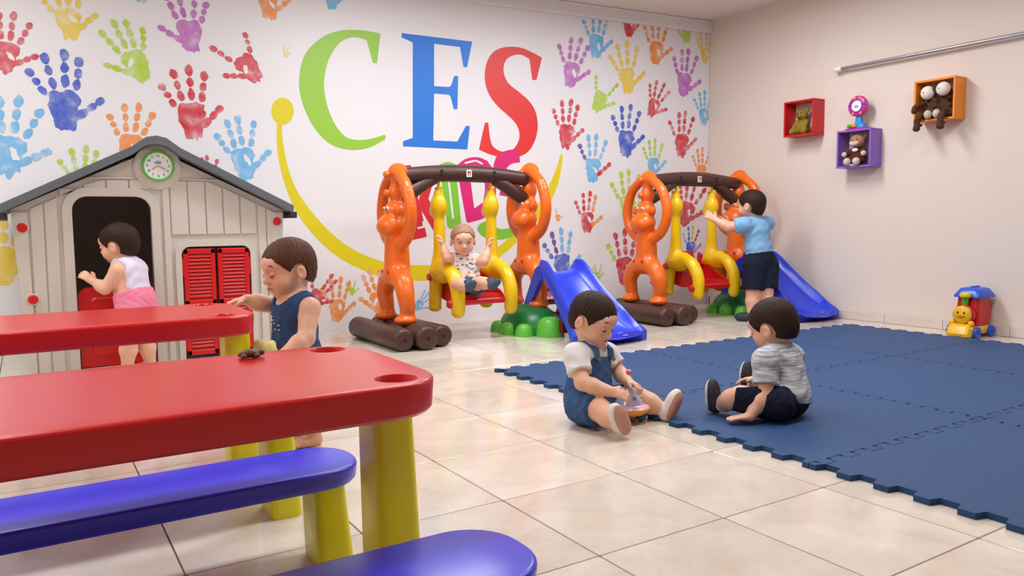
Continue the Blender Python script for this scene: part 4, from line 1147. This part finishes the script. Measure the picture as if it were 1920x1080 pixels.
# ---- boy in grey tee, sitting on the mat with his back turned
b = onz(1462, 792, .018)
JB = dict(head=at(1448, 607, 3.05), face=dirv(1448, -.80, -.38, -.42), hup=dirv(1448, -.22, 1, -.05), neck=at(1456, 652, 3.05), chest=at(1466, 694, 3.03), pelvis=at(1474, 746, 3.0),
          sh_l=at(1436, 676, 2.95), el_l=at(1434, 738, 2.92), wr_l=at(1406, 781, 2.89), hd_l=(dirv(1400, -.95, -.12, .15), dirv(1400, 0, -1, 0), dirv(1400, -.3, 0, -.95), .12),
          sh_r=at(1482, 668, 3.13), el_r=at(1440, 712, 3.2), wr_r=at(1416, 712, 3.22), hd_r=(dirv(1410, -.8, .0, .2), dirv(1410, 0, -.8, .3), dirv(1410, 0, .6, .6), .5),
          hip_l=at(1456, 757, 2.93), kn_l=at(1390, 744, 2.96), an_l=at(1347, 757, 3.05), toe_l=dirv(1347, -.05, .98, .05), sole_l=dirv(1347, -.97, -.05, -.25),
          hip_r=at(1474, 752, 3.08), kn_r=at(1432, 728, 3.22), an_r=at(1408, 720, 3.30), toe_r=dirv(1408, .05, .98, .1), sole_r=dirv(1408, -.92, -.1, -.4))
child('seated_toddler', 'toddler in grey tee and black shorts sitting on the blue mat, seen from behind', b, JB, 1.0, .97, .0042, M_HAIR, .0,
      [top(M_GREYT, .018, .72, -.035), bottoms(M_NAVY, .013, 1.2, .05)], make_shoes(M_SHD, M_SOLEW, M_SOCKW))

# ---- boy in blue tee at the second swing
b = onz(1408, 601)
JC = dict(head=at(1408, 383, 6.02), face=dirv(1408, -.88, -.05, -.42), hup=dirv(1408, 0, 1, 0), neck=at(1417, 412, 6.03), chest=at(1419, 438, 6.03), pelvis=at(1426, 490, 6.03),
          sh_l=at(1396, 421, 5.96), el_l=at(1366, 426, 5.98), wr_l=at(1342, 413, 6.02), hd_l=(dirv(1340, -.75, .55, -.1), dirv(1340, -.3, 0, -.9), dirv(1340, .4, .8, 0), .3),
          sh_r=at(1438, 419, 6.12), el_r=at(1395, 428, 6.22), wr_r=at(1366, 420, 6.24), hd_r=(dirv(1340, -.8, .4, 0), dirv(1340, -.2, 0, .9), dirv(1340, .3, .8, 0), .5),
          hip_l=at(1415, 500, 5.98), kn_l=at(1412, 548, 5.97), an_l=at(1409, 589, 5.97), toe_l=dirv(1400, -.95, 0, -.1), sole_l=np.array([0, 0, -1.]),
          hip_r=at(1437, 500, 6.03), kn_r=at(1437, 546, 5.99), an_r=at(1436, 590, 5.98), toe_r=dirv(1400, -.9, 0, -.3), sole_r=np.array([0, 0, -1.]))
child('standing_boy', 'boy in light blue tee and navy shorts standing at the swing in the corner', b, JC, 1.12, 1.24, .0058, M_HAIR, .0,
      [top(M_SKYT, .012, .62, -.0), bottoms(M_NAVY, .018, .92, .06)], make_shoes(M_SHD, M_SHD))

# ---- toddler in blue tank suit between the red tables
b = onz(582, 836)
JD = dict(head=at(540, 500, 2.74), face=dirv(540, -.88, -.22, .42), hup=dirv(540, -.06, 1, 0), neck=at(553, 556, 2.75), chest=at(553, 598, 2.75), pelvis=at(562, 682, 2.76),
          sh_l=at(580, 578, 2.68), el_l=at(574, 634, 2.63), wr_l=at(533, 664, 2.56), hd_l=(dirv(530, -.9, -.2, .2), dirv(530, 0, -1, 0), dirv(530, -.2, .3, -.9), .7),
          sh_r=at(522, 572, 2.84), el_r=at(492, 569, 2.78), wr_r=at(463, 562, 2.745), hd_r=(dirv(460, -.95, -.1, .1), dirv(460, 0, -1, 0), dirv(460, 0, .2, .9), .5),
          hip_l=at(576, 704, 2.72), kn_l=at(584, 765, 2.72), an_l=at(588, 816, 2.74), toe_l=dirv(580, -.85, 0, .4), sole_l=np.array([0, 0, -1.]),
          hip_r=at(552, 704, 2.82), kn_r=at(556, 765, 2.80), an_r=at(566, 814, 2.78), toe_r=dirv(580, -.9, 0, .3), sole_r=np.array([0, 0, -1.]))
def tank_print(c):
    J, up, fw, rt, O = c['J'], c['up'], c['fw'], c['rt'], c['O']
    m = mat('cream_print', (206, 196, 176), .8)
    rg = random.Random(5)
    for k in range(9):
        q = MB(); p = J['chest'] + fw * .079 + rt * rg.uniform(-.03, .03) + up * rg.uniform(-.045, .02)
        q.ell(p - O, (.005, .005, .003), 8); q.build('print', m, c['root'], True)
child('standing_toddler', 'toddler in blue tank suit standing at the end of the red table, reaching across', b, JD, 1.0, .98, .0044, M_HAIRL, .008,
      [top(M_TANK, .010, 0, -.03, 'tank_top'), bottoms(M_TANK, .013, .55, .05), tank_print], None)

# ---- baby in the playhouse doorway
b = onz(258, 697)
JE = dict(head=at(222, 455, 4.06), face=dirv(222, -.82, -.2, -.45), hup=dirv(222, -.12, 1, 0), neck=at(234, 492, 4.07), chest=at(243, 518, 4.06), pelvis=at(255, 566, 4.06),
          sh_l=at(222, 508, 4.0), el_l=at(197, 541, 3.98), wr_l=at(176, 528, 4.02), hd_l=(dirv(170, -.7, .6, -.2), dirv(170, 0, -.5, -.8), dirv(170, .4, .8, 0), .6),
          sh_r=at(262, 505, 4.13), el_r=at(238, 538, 4.2), wr_r=at(212, 535, 4.22), hd_r=(dirv(210, -.9, .2, 0), dirv(210, 0, -1, 0), dirv(210, 0, .3, .9), .5),
          hip_l=at(246, 584, 4.02), kn_l=at(242, 636, 4.0), an_l=at(239, 687, 4.04), toe_l=dirv(239, -.9, 0, -.2), sole_l=np.array([0, 0, -1.]),
          hip_r=at(270, 582, 4.1), kn_r=at(272, 632, 4.1), an_r=at(282, 680, 4.14), toe_r=dirv(239, -.85, 0, -.3), sole_r=np.array([0, 0, -1.]))
child('standing_baby', 'baby in white vest and pink shorts leaning on the playhouse half door', b, JE, 1.03, 1.02, .005, M_HAIR, .0,
      [top(M_LILAC, .010, 0, -.0, 'vest'), bottoms(M_PINK, .016, .62, .05)], None)

# ---- baby on the first swing
b = onz(880, 640) * 0 + np.array([1.05, 1.84, .295])
JF = dict(head=at(868, 449, 5.10), face=dirv(868, .12, -.22, 1), hup=dirv(868, 0, 1, .12), neck=at(871, 480, 5.16), chest=at(873, 498, 5.16), pelvis=at(876, 531, 5.18),
          sh_r=at(852, 488, 5.16), el_r=at(838, 484, 5.07), wr_r=at(830, 458, 5.1), hd_r=(dirv(834, -.25, .95, .1), dirv(834, -.9, 0, -.2), dirv(834, .2, .3, .9), .9),
          sh_l=at(893, 490, 5.18), el_l=at(908, 490, 5.09), wr_l=at(916, 463, 5.14), hd_l=(dirv(914, .15, .95, .1), dirv(914, .9, 0, -.2), dirv(914, -.2, .3, .9), .9),
          hip_r=at(864, 534, 5.14), kn_r=at(858, 532, 5.0), an_r=at(880, 536, 4.93), toe_r=dirv(880, .3, .55, .75), sole_r=dirv(880, .3, -.75, .5),
          hip_l=at(889, 535, 5.16), kn_l=at(900, 530, 5.02), an_l=at(922, 533, 4.96), toe_l=dirv(920, .5, .5, .6), sole_l=dirv(920, .3, -.75, .5))
child('swinging_baby', 'baby in printed white shirt and blue shorts sitting in the giraffe swing', b, JF, 1.0, .93, .005, M_HAIRB, .03,
      [top(M_CONF, .010, .42, -.01), bottoms(M_DENIM, .013, .5, .04)], make_socks(M_SOCK), looking='ahead')
# ------------------------------------------------------------------ toys on the floor and tables
def disc_feet(): pass
c = onz(1179, 789)
toy = empty('spinning_top_toy', c); toy.scale = (1.12, 1.12, 1.05); tag(toy, 'pastel humming spinning top with clear dome between the toddler\'s legs', 'toy')
M_DOME = mat('pearl_pink_dome', (240, 140, 196), .15, .25, 38, coat=.5, rgb2=(96, 214, 226)); M_DISH = mat('orange_rim', (246, 150, 60), .3); M_DISHW = mat('pearl_white_dish', (242, 190, 206), .25, .1, 20)
M_TEAL = mat('teal_plastic', (20, 120, 130), .35)
m = MB(); m.lathe([(.03, .022), (.055, .03), (.074, .045), (.077, .053), (.074, .058)], n=36); m.build('dish', M_DISH, toy, True, auto=.7)
m = MB(); m.lathe([(.074, .0575), (.066, .066), (.05, .07)], n=36); m.build('rim', M_DISHW, toy, True, auto=.7)
m = MB(); m.lathe([(.054, .068), (.047, .082), (.032, .105), (.02, .125), (.013, .14), (.011, .145)], n=32); m.build('dome', M_DOME, toy, True, auto=.7)
m = MB(); pts = [(.006 * math.cos(a * 2.4), .006 * math.sin(a * 2.4), .143 + a * .0045) for a in range(9)]; m.tube(pts, .005, 8); m.build('twisted_handle', mat('mint_plastic', (130, 214, 204), .3), toy, True)
m = MB(); m.ell((0, 0, .188), (.011, .011, .009), 12); m.build('handle_knob', mat('pink_knob', (236, 130, 160), .3), toy, True)
for k, mm in enumerate((M_TEAL, M_RSEAT, M_LGRN)):
    a = k * 2.1 - .6; m = MB(); m.ell((.042 * math.cos(a), .042 * math.sin(a), .015), (.02, .02, .0145), 12); m.build('foot', mm, toy, True)
for k in range(7):
    a = k * .9; m = MB(); m.ell((.040 * math.cos(a), .040 * math.sin(a), .094), (.006, .006, .007), 8); m.build('dome_picture', mat('picture_' + 'abc'[k % 3], ((236, 200, 60), (220, 80, 130), (90, 150, 210))[k % 3], .4), toy, True)
# brown toy lying on the near table, yellow soft toy in the toddler's hand
c = onz(468, 671, .5155)
t = empty('toy_turtle', c); tag(t, 'small brown toy lying on top of the near red table', 'toy')
m = MB(); m.ell((0, 0, .0095), (.021, .015, .009), 14); m.build('shell', mat('mottled_brown', (112, 62, 44), .5, .3, 60, rgb2=(84, 60, 40)), t, True)
m = MB(); m.ell((.024, .006, .009), (.009, .008, .007), 10); m.build('head', mat('olive_plastic', (112, 92, 62), .5), t, True)
for sx, sy in ((-.014, .013), (-.014, -.013), (.012, .013), (.012, -.013)):
    m = MB(); m.ell((sx, sy, .006), (.007, .006, .0055), 8); m.build('leg', mat('olive_plastic', (112, 92, 62), .5), t, True)
c = at(498, 655, 2.50)
t = empty('soft_toy_chick', c); tag(t, 'fluffy yellow soft toy held behind the near table', 'toy')
M_FLUFF = mat('yellow_fluff', (252, 240, 160), .95, .15, 60, bump=.6, bscale=220)
rg = random.Random(2)
sdf_obj('body', [Ell((0, 0, 0), (.034, .03, .026), k=.02), Ell((-.022, -.01, .018), .019, k=.015)] + [Ell((rg.uniform(-.03, .03), rg.uniform(-.025, .025), rg.uniform(-.015, .022)), .011, k=.008) for _ in range(16)], .003, M_FLUFF, t)
m = MB(); m.ell((-.042, -.012, .016), (.007, .005, .004), 8); m.build('beak', M_DISH, t, True)

# ------------------------------------------------------------------ toy train by the wall
tr = empty('toy_train', (3.77, -.02, 0), math.pi); tag(tr, 'red, blue and yellow toy train with smiling face by the right wall', 'toy train')
M_TY = mat('toy_yellow', (244, 190, 24), .3); M_TB = mat('toy_blue', (36, 88, 214), .3); M_TG = mat('toy_green', (86, 176, 40), .3); M_TR = mat('toy_red', (206, 22, 26), .3)
m = MB(); m.loft([rrect(-.14, -.075, .15, .075, .03, .025), rrect(-.14, -.08, .155, .08, .03, .04), rrect(-.14, -.08, .15, .08, .03, .065), rrect(-.13, -.072, .14, .072, .03, .075)]); m.build('chassis', M_TY, tr, True, auto=.7)
m = MB(); m.loft([rrect(.10, -.075, .165, .075, .03, .012), rrect(.09, -.078, .17, .078, .03, .03), rrect(.09, -.07, .145, .07, .025, .08), rrect(.09, -.06, .125, .06, .02, .092)]); m.build('bumper', M_TY, tr, True, auto=.7)
m = MB(); rings = []
for z, w, l0, l1 in ((.07, .068, -.125, .045), (.10, .073, -.13, .05), (.17, .076, -.132, .05), (.215, .07, -.128, .045), (.262, .068, -.128, .04)): rings.append(rrect(l0, -w, l1, w, .02, z))
m.loft(rings); m.build('cab', M_TR, tr, True, auto=.7)
m = MB(); m.loft([rrect(-.15, -.088, .06, .088, .02, .262), rrect(-.15, -.088, .06, .088, .02, .272), rrect(-.125, -.066, .035, .066, .03, .318), rrect(-.11, -.05, .02, .05, .03, .325)]); m.build('roof', M_TB, tr, True, auto=.7)
for x in (-.075, -.03):
    m = MB(); m.lathe([(.018, .322), (.018, .332), (.013, .335)], (x, 0, 0), 'z', 16); m.build('roof_stud', M_TB, tr, True, auto=.7)
m = MB(); m.lathe([(.062, .04), (.066, .06), (.066, .092), (.058, .1)], (0, 0, .15), 'x', 28); m.build('boiler', M_TR, tr, True, auto=.7)
m = MB(); m.lathe([(.060, .099), (.060, .108), (.05, .116), (0, .12)], (0, 0, .15), 'x', 28); face = m.build('face', M_TY, tr, True, auto=.9)
for y in (-.02, .02):
    m = MB(); m.ell((.1185, y, .165), (.003, .006, .008), 8); m.build('eye', M_HOLE, face, True)
m = MB(); m.tube([(.1205 - abs(q) * .08, q, .135 + q * q * 14) for q in (-.026, -.013, 0, .013, .026)], .003, 6); m.build('smile', mat('red_print', (190, 50, 30), .5), face, True)
m = MB(); m.ell((.12, 0, .15), (.005, .006, .006), 8); m.build('nose', M_TY, face, True)
for s in (-1, 1):
    m = MB(); m.ell((.105, s * .06, .095), (.022, .02, .022), 12); m.build('hand', M_TY, tr, True)
m = MB(); m.lathe([(.018, .212), (.02, .25), (.026, .266)], (.068, 0, 0), 'z', 18); ch = m.build('chimney', M_TG, tr, True, auto=.7)
m = MB(); m.lathe([(.03, .264), (.036, .272), (.034, .288), (.02, .297), (0, .299)], (.068, 0, 0), 'z', 18); m.build('chimney_cap', mat('lime_yellow_plastic', (220, 214, 40), .3), ch, True, auto=.7)
for x in (-.1, .08):
    for s in (-1, 1):
        m = MB(); a, b2 = s * .076, s * .1; m.lathe([(.036, a), (.038, a + s * .004), (.038, b2 - s * .004), (.030, b2), (.012, b2 - s * .004), (0, b2 - s * .004)], (x, 0, .038), 'y', 24); wh = m.build('wheel', M_TB, tr, True, auto=.6)
        m = MB(); m.lathe([(.009, b2 - s * .004), (.009, b2 + s * .002), (0, b2 + s * .003)], (x, 0, .038), 'y', 12); m.build('hub', M_TB, wh, True)

# ------------------------------------------------------------------ box shelves on the right wall and what sits in them
XF = 3.80
def box_shelf(label, rgb, lt, rb):
    A = onx(*lt, XF); B2 = onx(*rb, XF); y1, y0, z1, z0 = A[1], B2[1], A[2], B2[2]
    cy, cz = (y0 + y1) / 2, (z0 + z1) / 2; h = .142
    r = empty('box_shelf', (XR, cy, cz - h)); tag(r, label, 'shelf', 'coloured box shelves')
    M = mat('lacquer_' + label.split()[0], rgb, .35, .02, 8); w = .014; D = XR - XF
    for nm, lo, hi in (('bottom_panel', (-D, -h, 0), (-.001, h, w)), ('top_panel', (-D, -h, 2 * h - w), (-.001, h, 2 * h)), ('side_panel', (-D, -h, w), (-.001, -h + w, 2 * h - w)), ('side_panel', (-D, h - w, w), (-.001, h, 2 * h - w))):
        MB().box(lo, hi, .002).build(nm, M, r)
    return np.array([XR - D, cy, cz - h + w])
sr = box_shelf('red open square box shelf holding the olive teddy', (206, 16, 26), (1472, 190), (1522, 254))
sp = box_shelf('purple open square box shelf holding the tan bear', (142, 98, 200), (1571, 245), (1629, 313))
so_ = box_shelf('orange open square box shelf holding the shaggy plush', (246, 142, 28), (1718, 151), (1785, 224))
def plush(m_rgb, name): return mat(name, m_rgb, .95, .18, 50, bump=.7, bscale=150)
# olive teddy
t = empty('teddy_bear', sr + np.array([.075, .01, 0])); tag(t, 'olive yellow teddy bear sitting in the red box shelf', 'soft toy')
M_OL = plush((158, 136, 36), 'olive_plush')
P = [Ell((0, 0, .065), (.045, .05, .06), k=.02), Ell((-.012, .0, .155), (.043, .048, .043), k=.015), Ell((-.05, 0, .145), (.022, .024, .018), k=.01)]
for s in (-1, 1): P += [Ell((.0, s * .04, .195), (.012, .018, .018), k=.008), Cone((-.015, s * .045, .1), (-.045, s * .05, .055), .02, .02, .01), Cone((-.02, s * .04, .03), (-.062, s * .055, .026), .026, .026, .012)]
sdf_obj('body', P, .004, M_OL, t)
for y in (-.017, .017):
    m = MB(); m.ell((-.052, y, .17), .005, 8); m.build('eye', M_HOLE, t, True)
m = MB(); m.ell((-.071, 0, .15), (.005, .008, .006), 8); m.build('nose', M_HOLE, t, True)
# tan bear in brown dress
t = empty('teddy_bear', sp + np.array([.07, 0, 0])); tag(t, 'tan bear in brown outfit sitting in the purple box shelf', 'soft toy')
M_TAN = plush((196, 140, 108), 'tan_plush'); M_CRM = plush((236, 216, 196), 'cream_plush'); M_OUT = plush((92, 40, 28), 'brown_knit')
sdf_obj('head', [Ell((-.015, 0, .185), (.05, .058, .052), k=.02)] + [Ell((.005, s * .05, .225), (.014, .02, .02), k=.008) for s in (-1, 1)], .004, M_TAN, t)
sdf_obj('muzzle', [Ell((-.058, s * .018, .168), (.018, .021, .017), k=.01) for s in (-1, 1)] + [Ell((-.06, 0, .158), (.015, .014, .012), k=.01)], .003, M_CRM, t)
sdf_obj('outfit', [Ell((0, 0, .085), (.045, .056, .06), k=.02)] + [Cone((-.01, s * .045, .115), (-.045, s * .07, .09), .021, .02, .012) for s in (-1, 1)] + [Ell((-.015, 0, .045), (.05, .075, .035), k=.02)], .004, M_OUT, t)
for s in (-1, 1):
    m = MB(); m.ell((-.058, s * .079, .088), .021, 12); m.build('paw', M_CRM, t, True)
    m = MB(); m.ell((-.085, s * .038, .03), (.028, .029, .029), 14); m.build('foot', M_CRM, t, True)
    m = MB(); m.ell((-.06, s * .022, .195), .0055, 8); m.build('eye', M_HOLE, t, True)
m = MB(); m.ell((-.046, 0, .118), (.008, .028, .014), 10); m.build('bow', M_EYEW, t, True)
# shaggy plush with two white heads' eyes
t = empty('shaggy_plush', so_ + np.array([.07, .0, 0])); tag(t, 'shaggy brown plush with two big white eyes in the orange box shelf', 'soft toy')
M_SHG = plush((92, 54, 36), 'shaggy_brown_yarn'); rg = random.Random(9)
P = [Ell((0, 0, .075), (.05, .09, .075), k=.02), Ell((.0, 0, .18), (.045, .085, .055), k=.02)]
for k in range(90):
    a, b2 = rg.uniform(-1, 1), rg.uniform(0, 1); y = a * .1; z = .02 + b2 * .19; x = -.045 + abs(a) * .04 + rg.uniform(-.012, .01)
    P.append(Ell((x, y, z), rg.uniform(.009, .017), k=.006))
sdf_obj('body', P, .0042, M_SHG, t)
for y, z in ((.052, .182), (-.055, .195)):
    m = MB(); m.ell((-.055, y, z), (.042, .046, .047), 20); e = m.build('eye', mat('ivory_felt', (238, 230, 216), .8, .03, 20), t, True)
    m = MB(); m.ell((-.096, y + .008, z), .0045, 8); m.build('pupil', M_HOLE, e, True)
for y in (.03, -.03):
    m = MB(); m.ell((-.085, y, .03), (.026, .026, .03), 14); m.build('paw', M_CRM, t, True)
for s, y in ((1, .085), (-1, -.06)):
    lp = [(-.07, y, .03), (-.098, y * 1.1, .0), (-.104, y * 1.12, -.05)]
    sdf_obj('leg', chain(lp, .02, .019, .01) + [Ell((-.104, y * 1.13, -.062), (.022, .024, .02), k=.01)] + [Ell((-.1 + rg.uniform(-.02, .02), y * 1.1 + rg.uniform(-.02, .02), rg.uniform(-.07, .02)), .010, k=.005) for _ in range(14)], .004, M_SHG, t)
sdf_obj('arm', chain([(-.05, .09, .11), (-.09, .115, .09), (-.1, .12, .06)], .018, .018, .01), .004, M_SHG, t)
# activity wheel on top of the purple box
t = empty('activity_wheel_toy', sp + np.array([.065, .0, .2845 - .014 + .0005])); tag(t, 'pink and purple activity wheel toy standing on the purple box shelf', 'toy')
M_MAG = mat('magenta_plastic', (206, 40, 150), .3, .1, 14); M_CY = mat('cyan_plastic', (40, 150, 220), .3); M_PUR = mat('violet_plastic', (120, 60, 180), .3)
m = MB(); m.loft([rrect(-.05, -.09, .05, .09, .02, 0), rrect(-.052, -.092, .052, .092, .02, .008), rrect(-.045, -.085, .045, .085, .02, .014)]); m.build('base', M_MAG, t, True, auto=.7)
m = MB(); m.loft([rrect(-.038, -.06, .038, .06, .02, .014), rrect(-.035, -.055, .035, .055, .02, .04), rrect(-.02, -.025, .02, .025, .01, .055), rrect(-.014, -.018, .014, .018, .008, .12)]); m.build('stand', M_CY, t, True, auto=.7)
for y, mm in ((.05, M_TG), (.012, M_DISH)):
    m = MB(); m.box((-.056, y - .018, .016), (-.03, y + .018, .042), .006); m.build('key', mm, t)
m = MB(); m.lathe([(.072, .012), (.078, .004), (.078, -.012), (.066, -.022), (.05, -.024)], (-.012, 0, .175), 'x', 36); wh = m.build('wheel', M_MAG, t, True, auto=.7)
m = MB(); m.lathe([(.05, .0), (.05, -.026), (.042, -.030), (.040, -.026)], (-.012, 0, .175), 'x', 32); m.build('ring', M_PUR, wh, True, auto=.7)
m = MB(); m.lathe([(.041, .0), (.041, -.027), (0, -.028)], (-.012, 0, .175), 'x', 32); m.build('dial', M_WHT, wh, True, auto=.7)
m = MB(); m.ell((-.0405, 0, .172), (.001, .018, .010), 10); m.build('dial_picture', mat('pink_print', (226, 130, 170), .5), wh, True)
for a, mm in ((70, M_DISH), (110, M_DISH), (-60, M_DISH), (-120, M_DISH), (170, M_PUR), (10, M_PUR)):
    a = math.radians(a); m = MB(); m.ell((-.033, .062 * math.cos(a), .175 + .062 * math.sin(a)), (.006, .012, .012), 10); m.build('bead', mm, wh, True)
# curtain rail high on the right wall
rl = empty('wall_rail', (XR - .05, 1.09, 1.948)); tag(rl, 'thin silver metal rail with white end cap high on the right wall', 'rail')
m = MB(); m.tube([(0, 0, 0), (0, -4.2, 0)], .0125, 14); m.build('pipe', mat('brushed_metal', (176, 176, 182), .3, .05, 40, metal=.8), rl, True, auto=.8)
m = MB(); m.lathe([(.016, -.02), (.022, -.012), (.022, .035), (.015, .045)], (0, 0, 0), 'y', 16); m.build('end_cap', M_TRIM, rl, True, auto=.8)
for y in (-.03, -2.0, -4.0):
    m = MB(); m.box((.0, y - .012, -.012), (.049, y + .012, .012), .003); m.build('bracket', M_TRIM, rl)
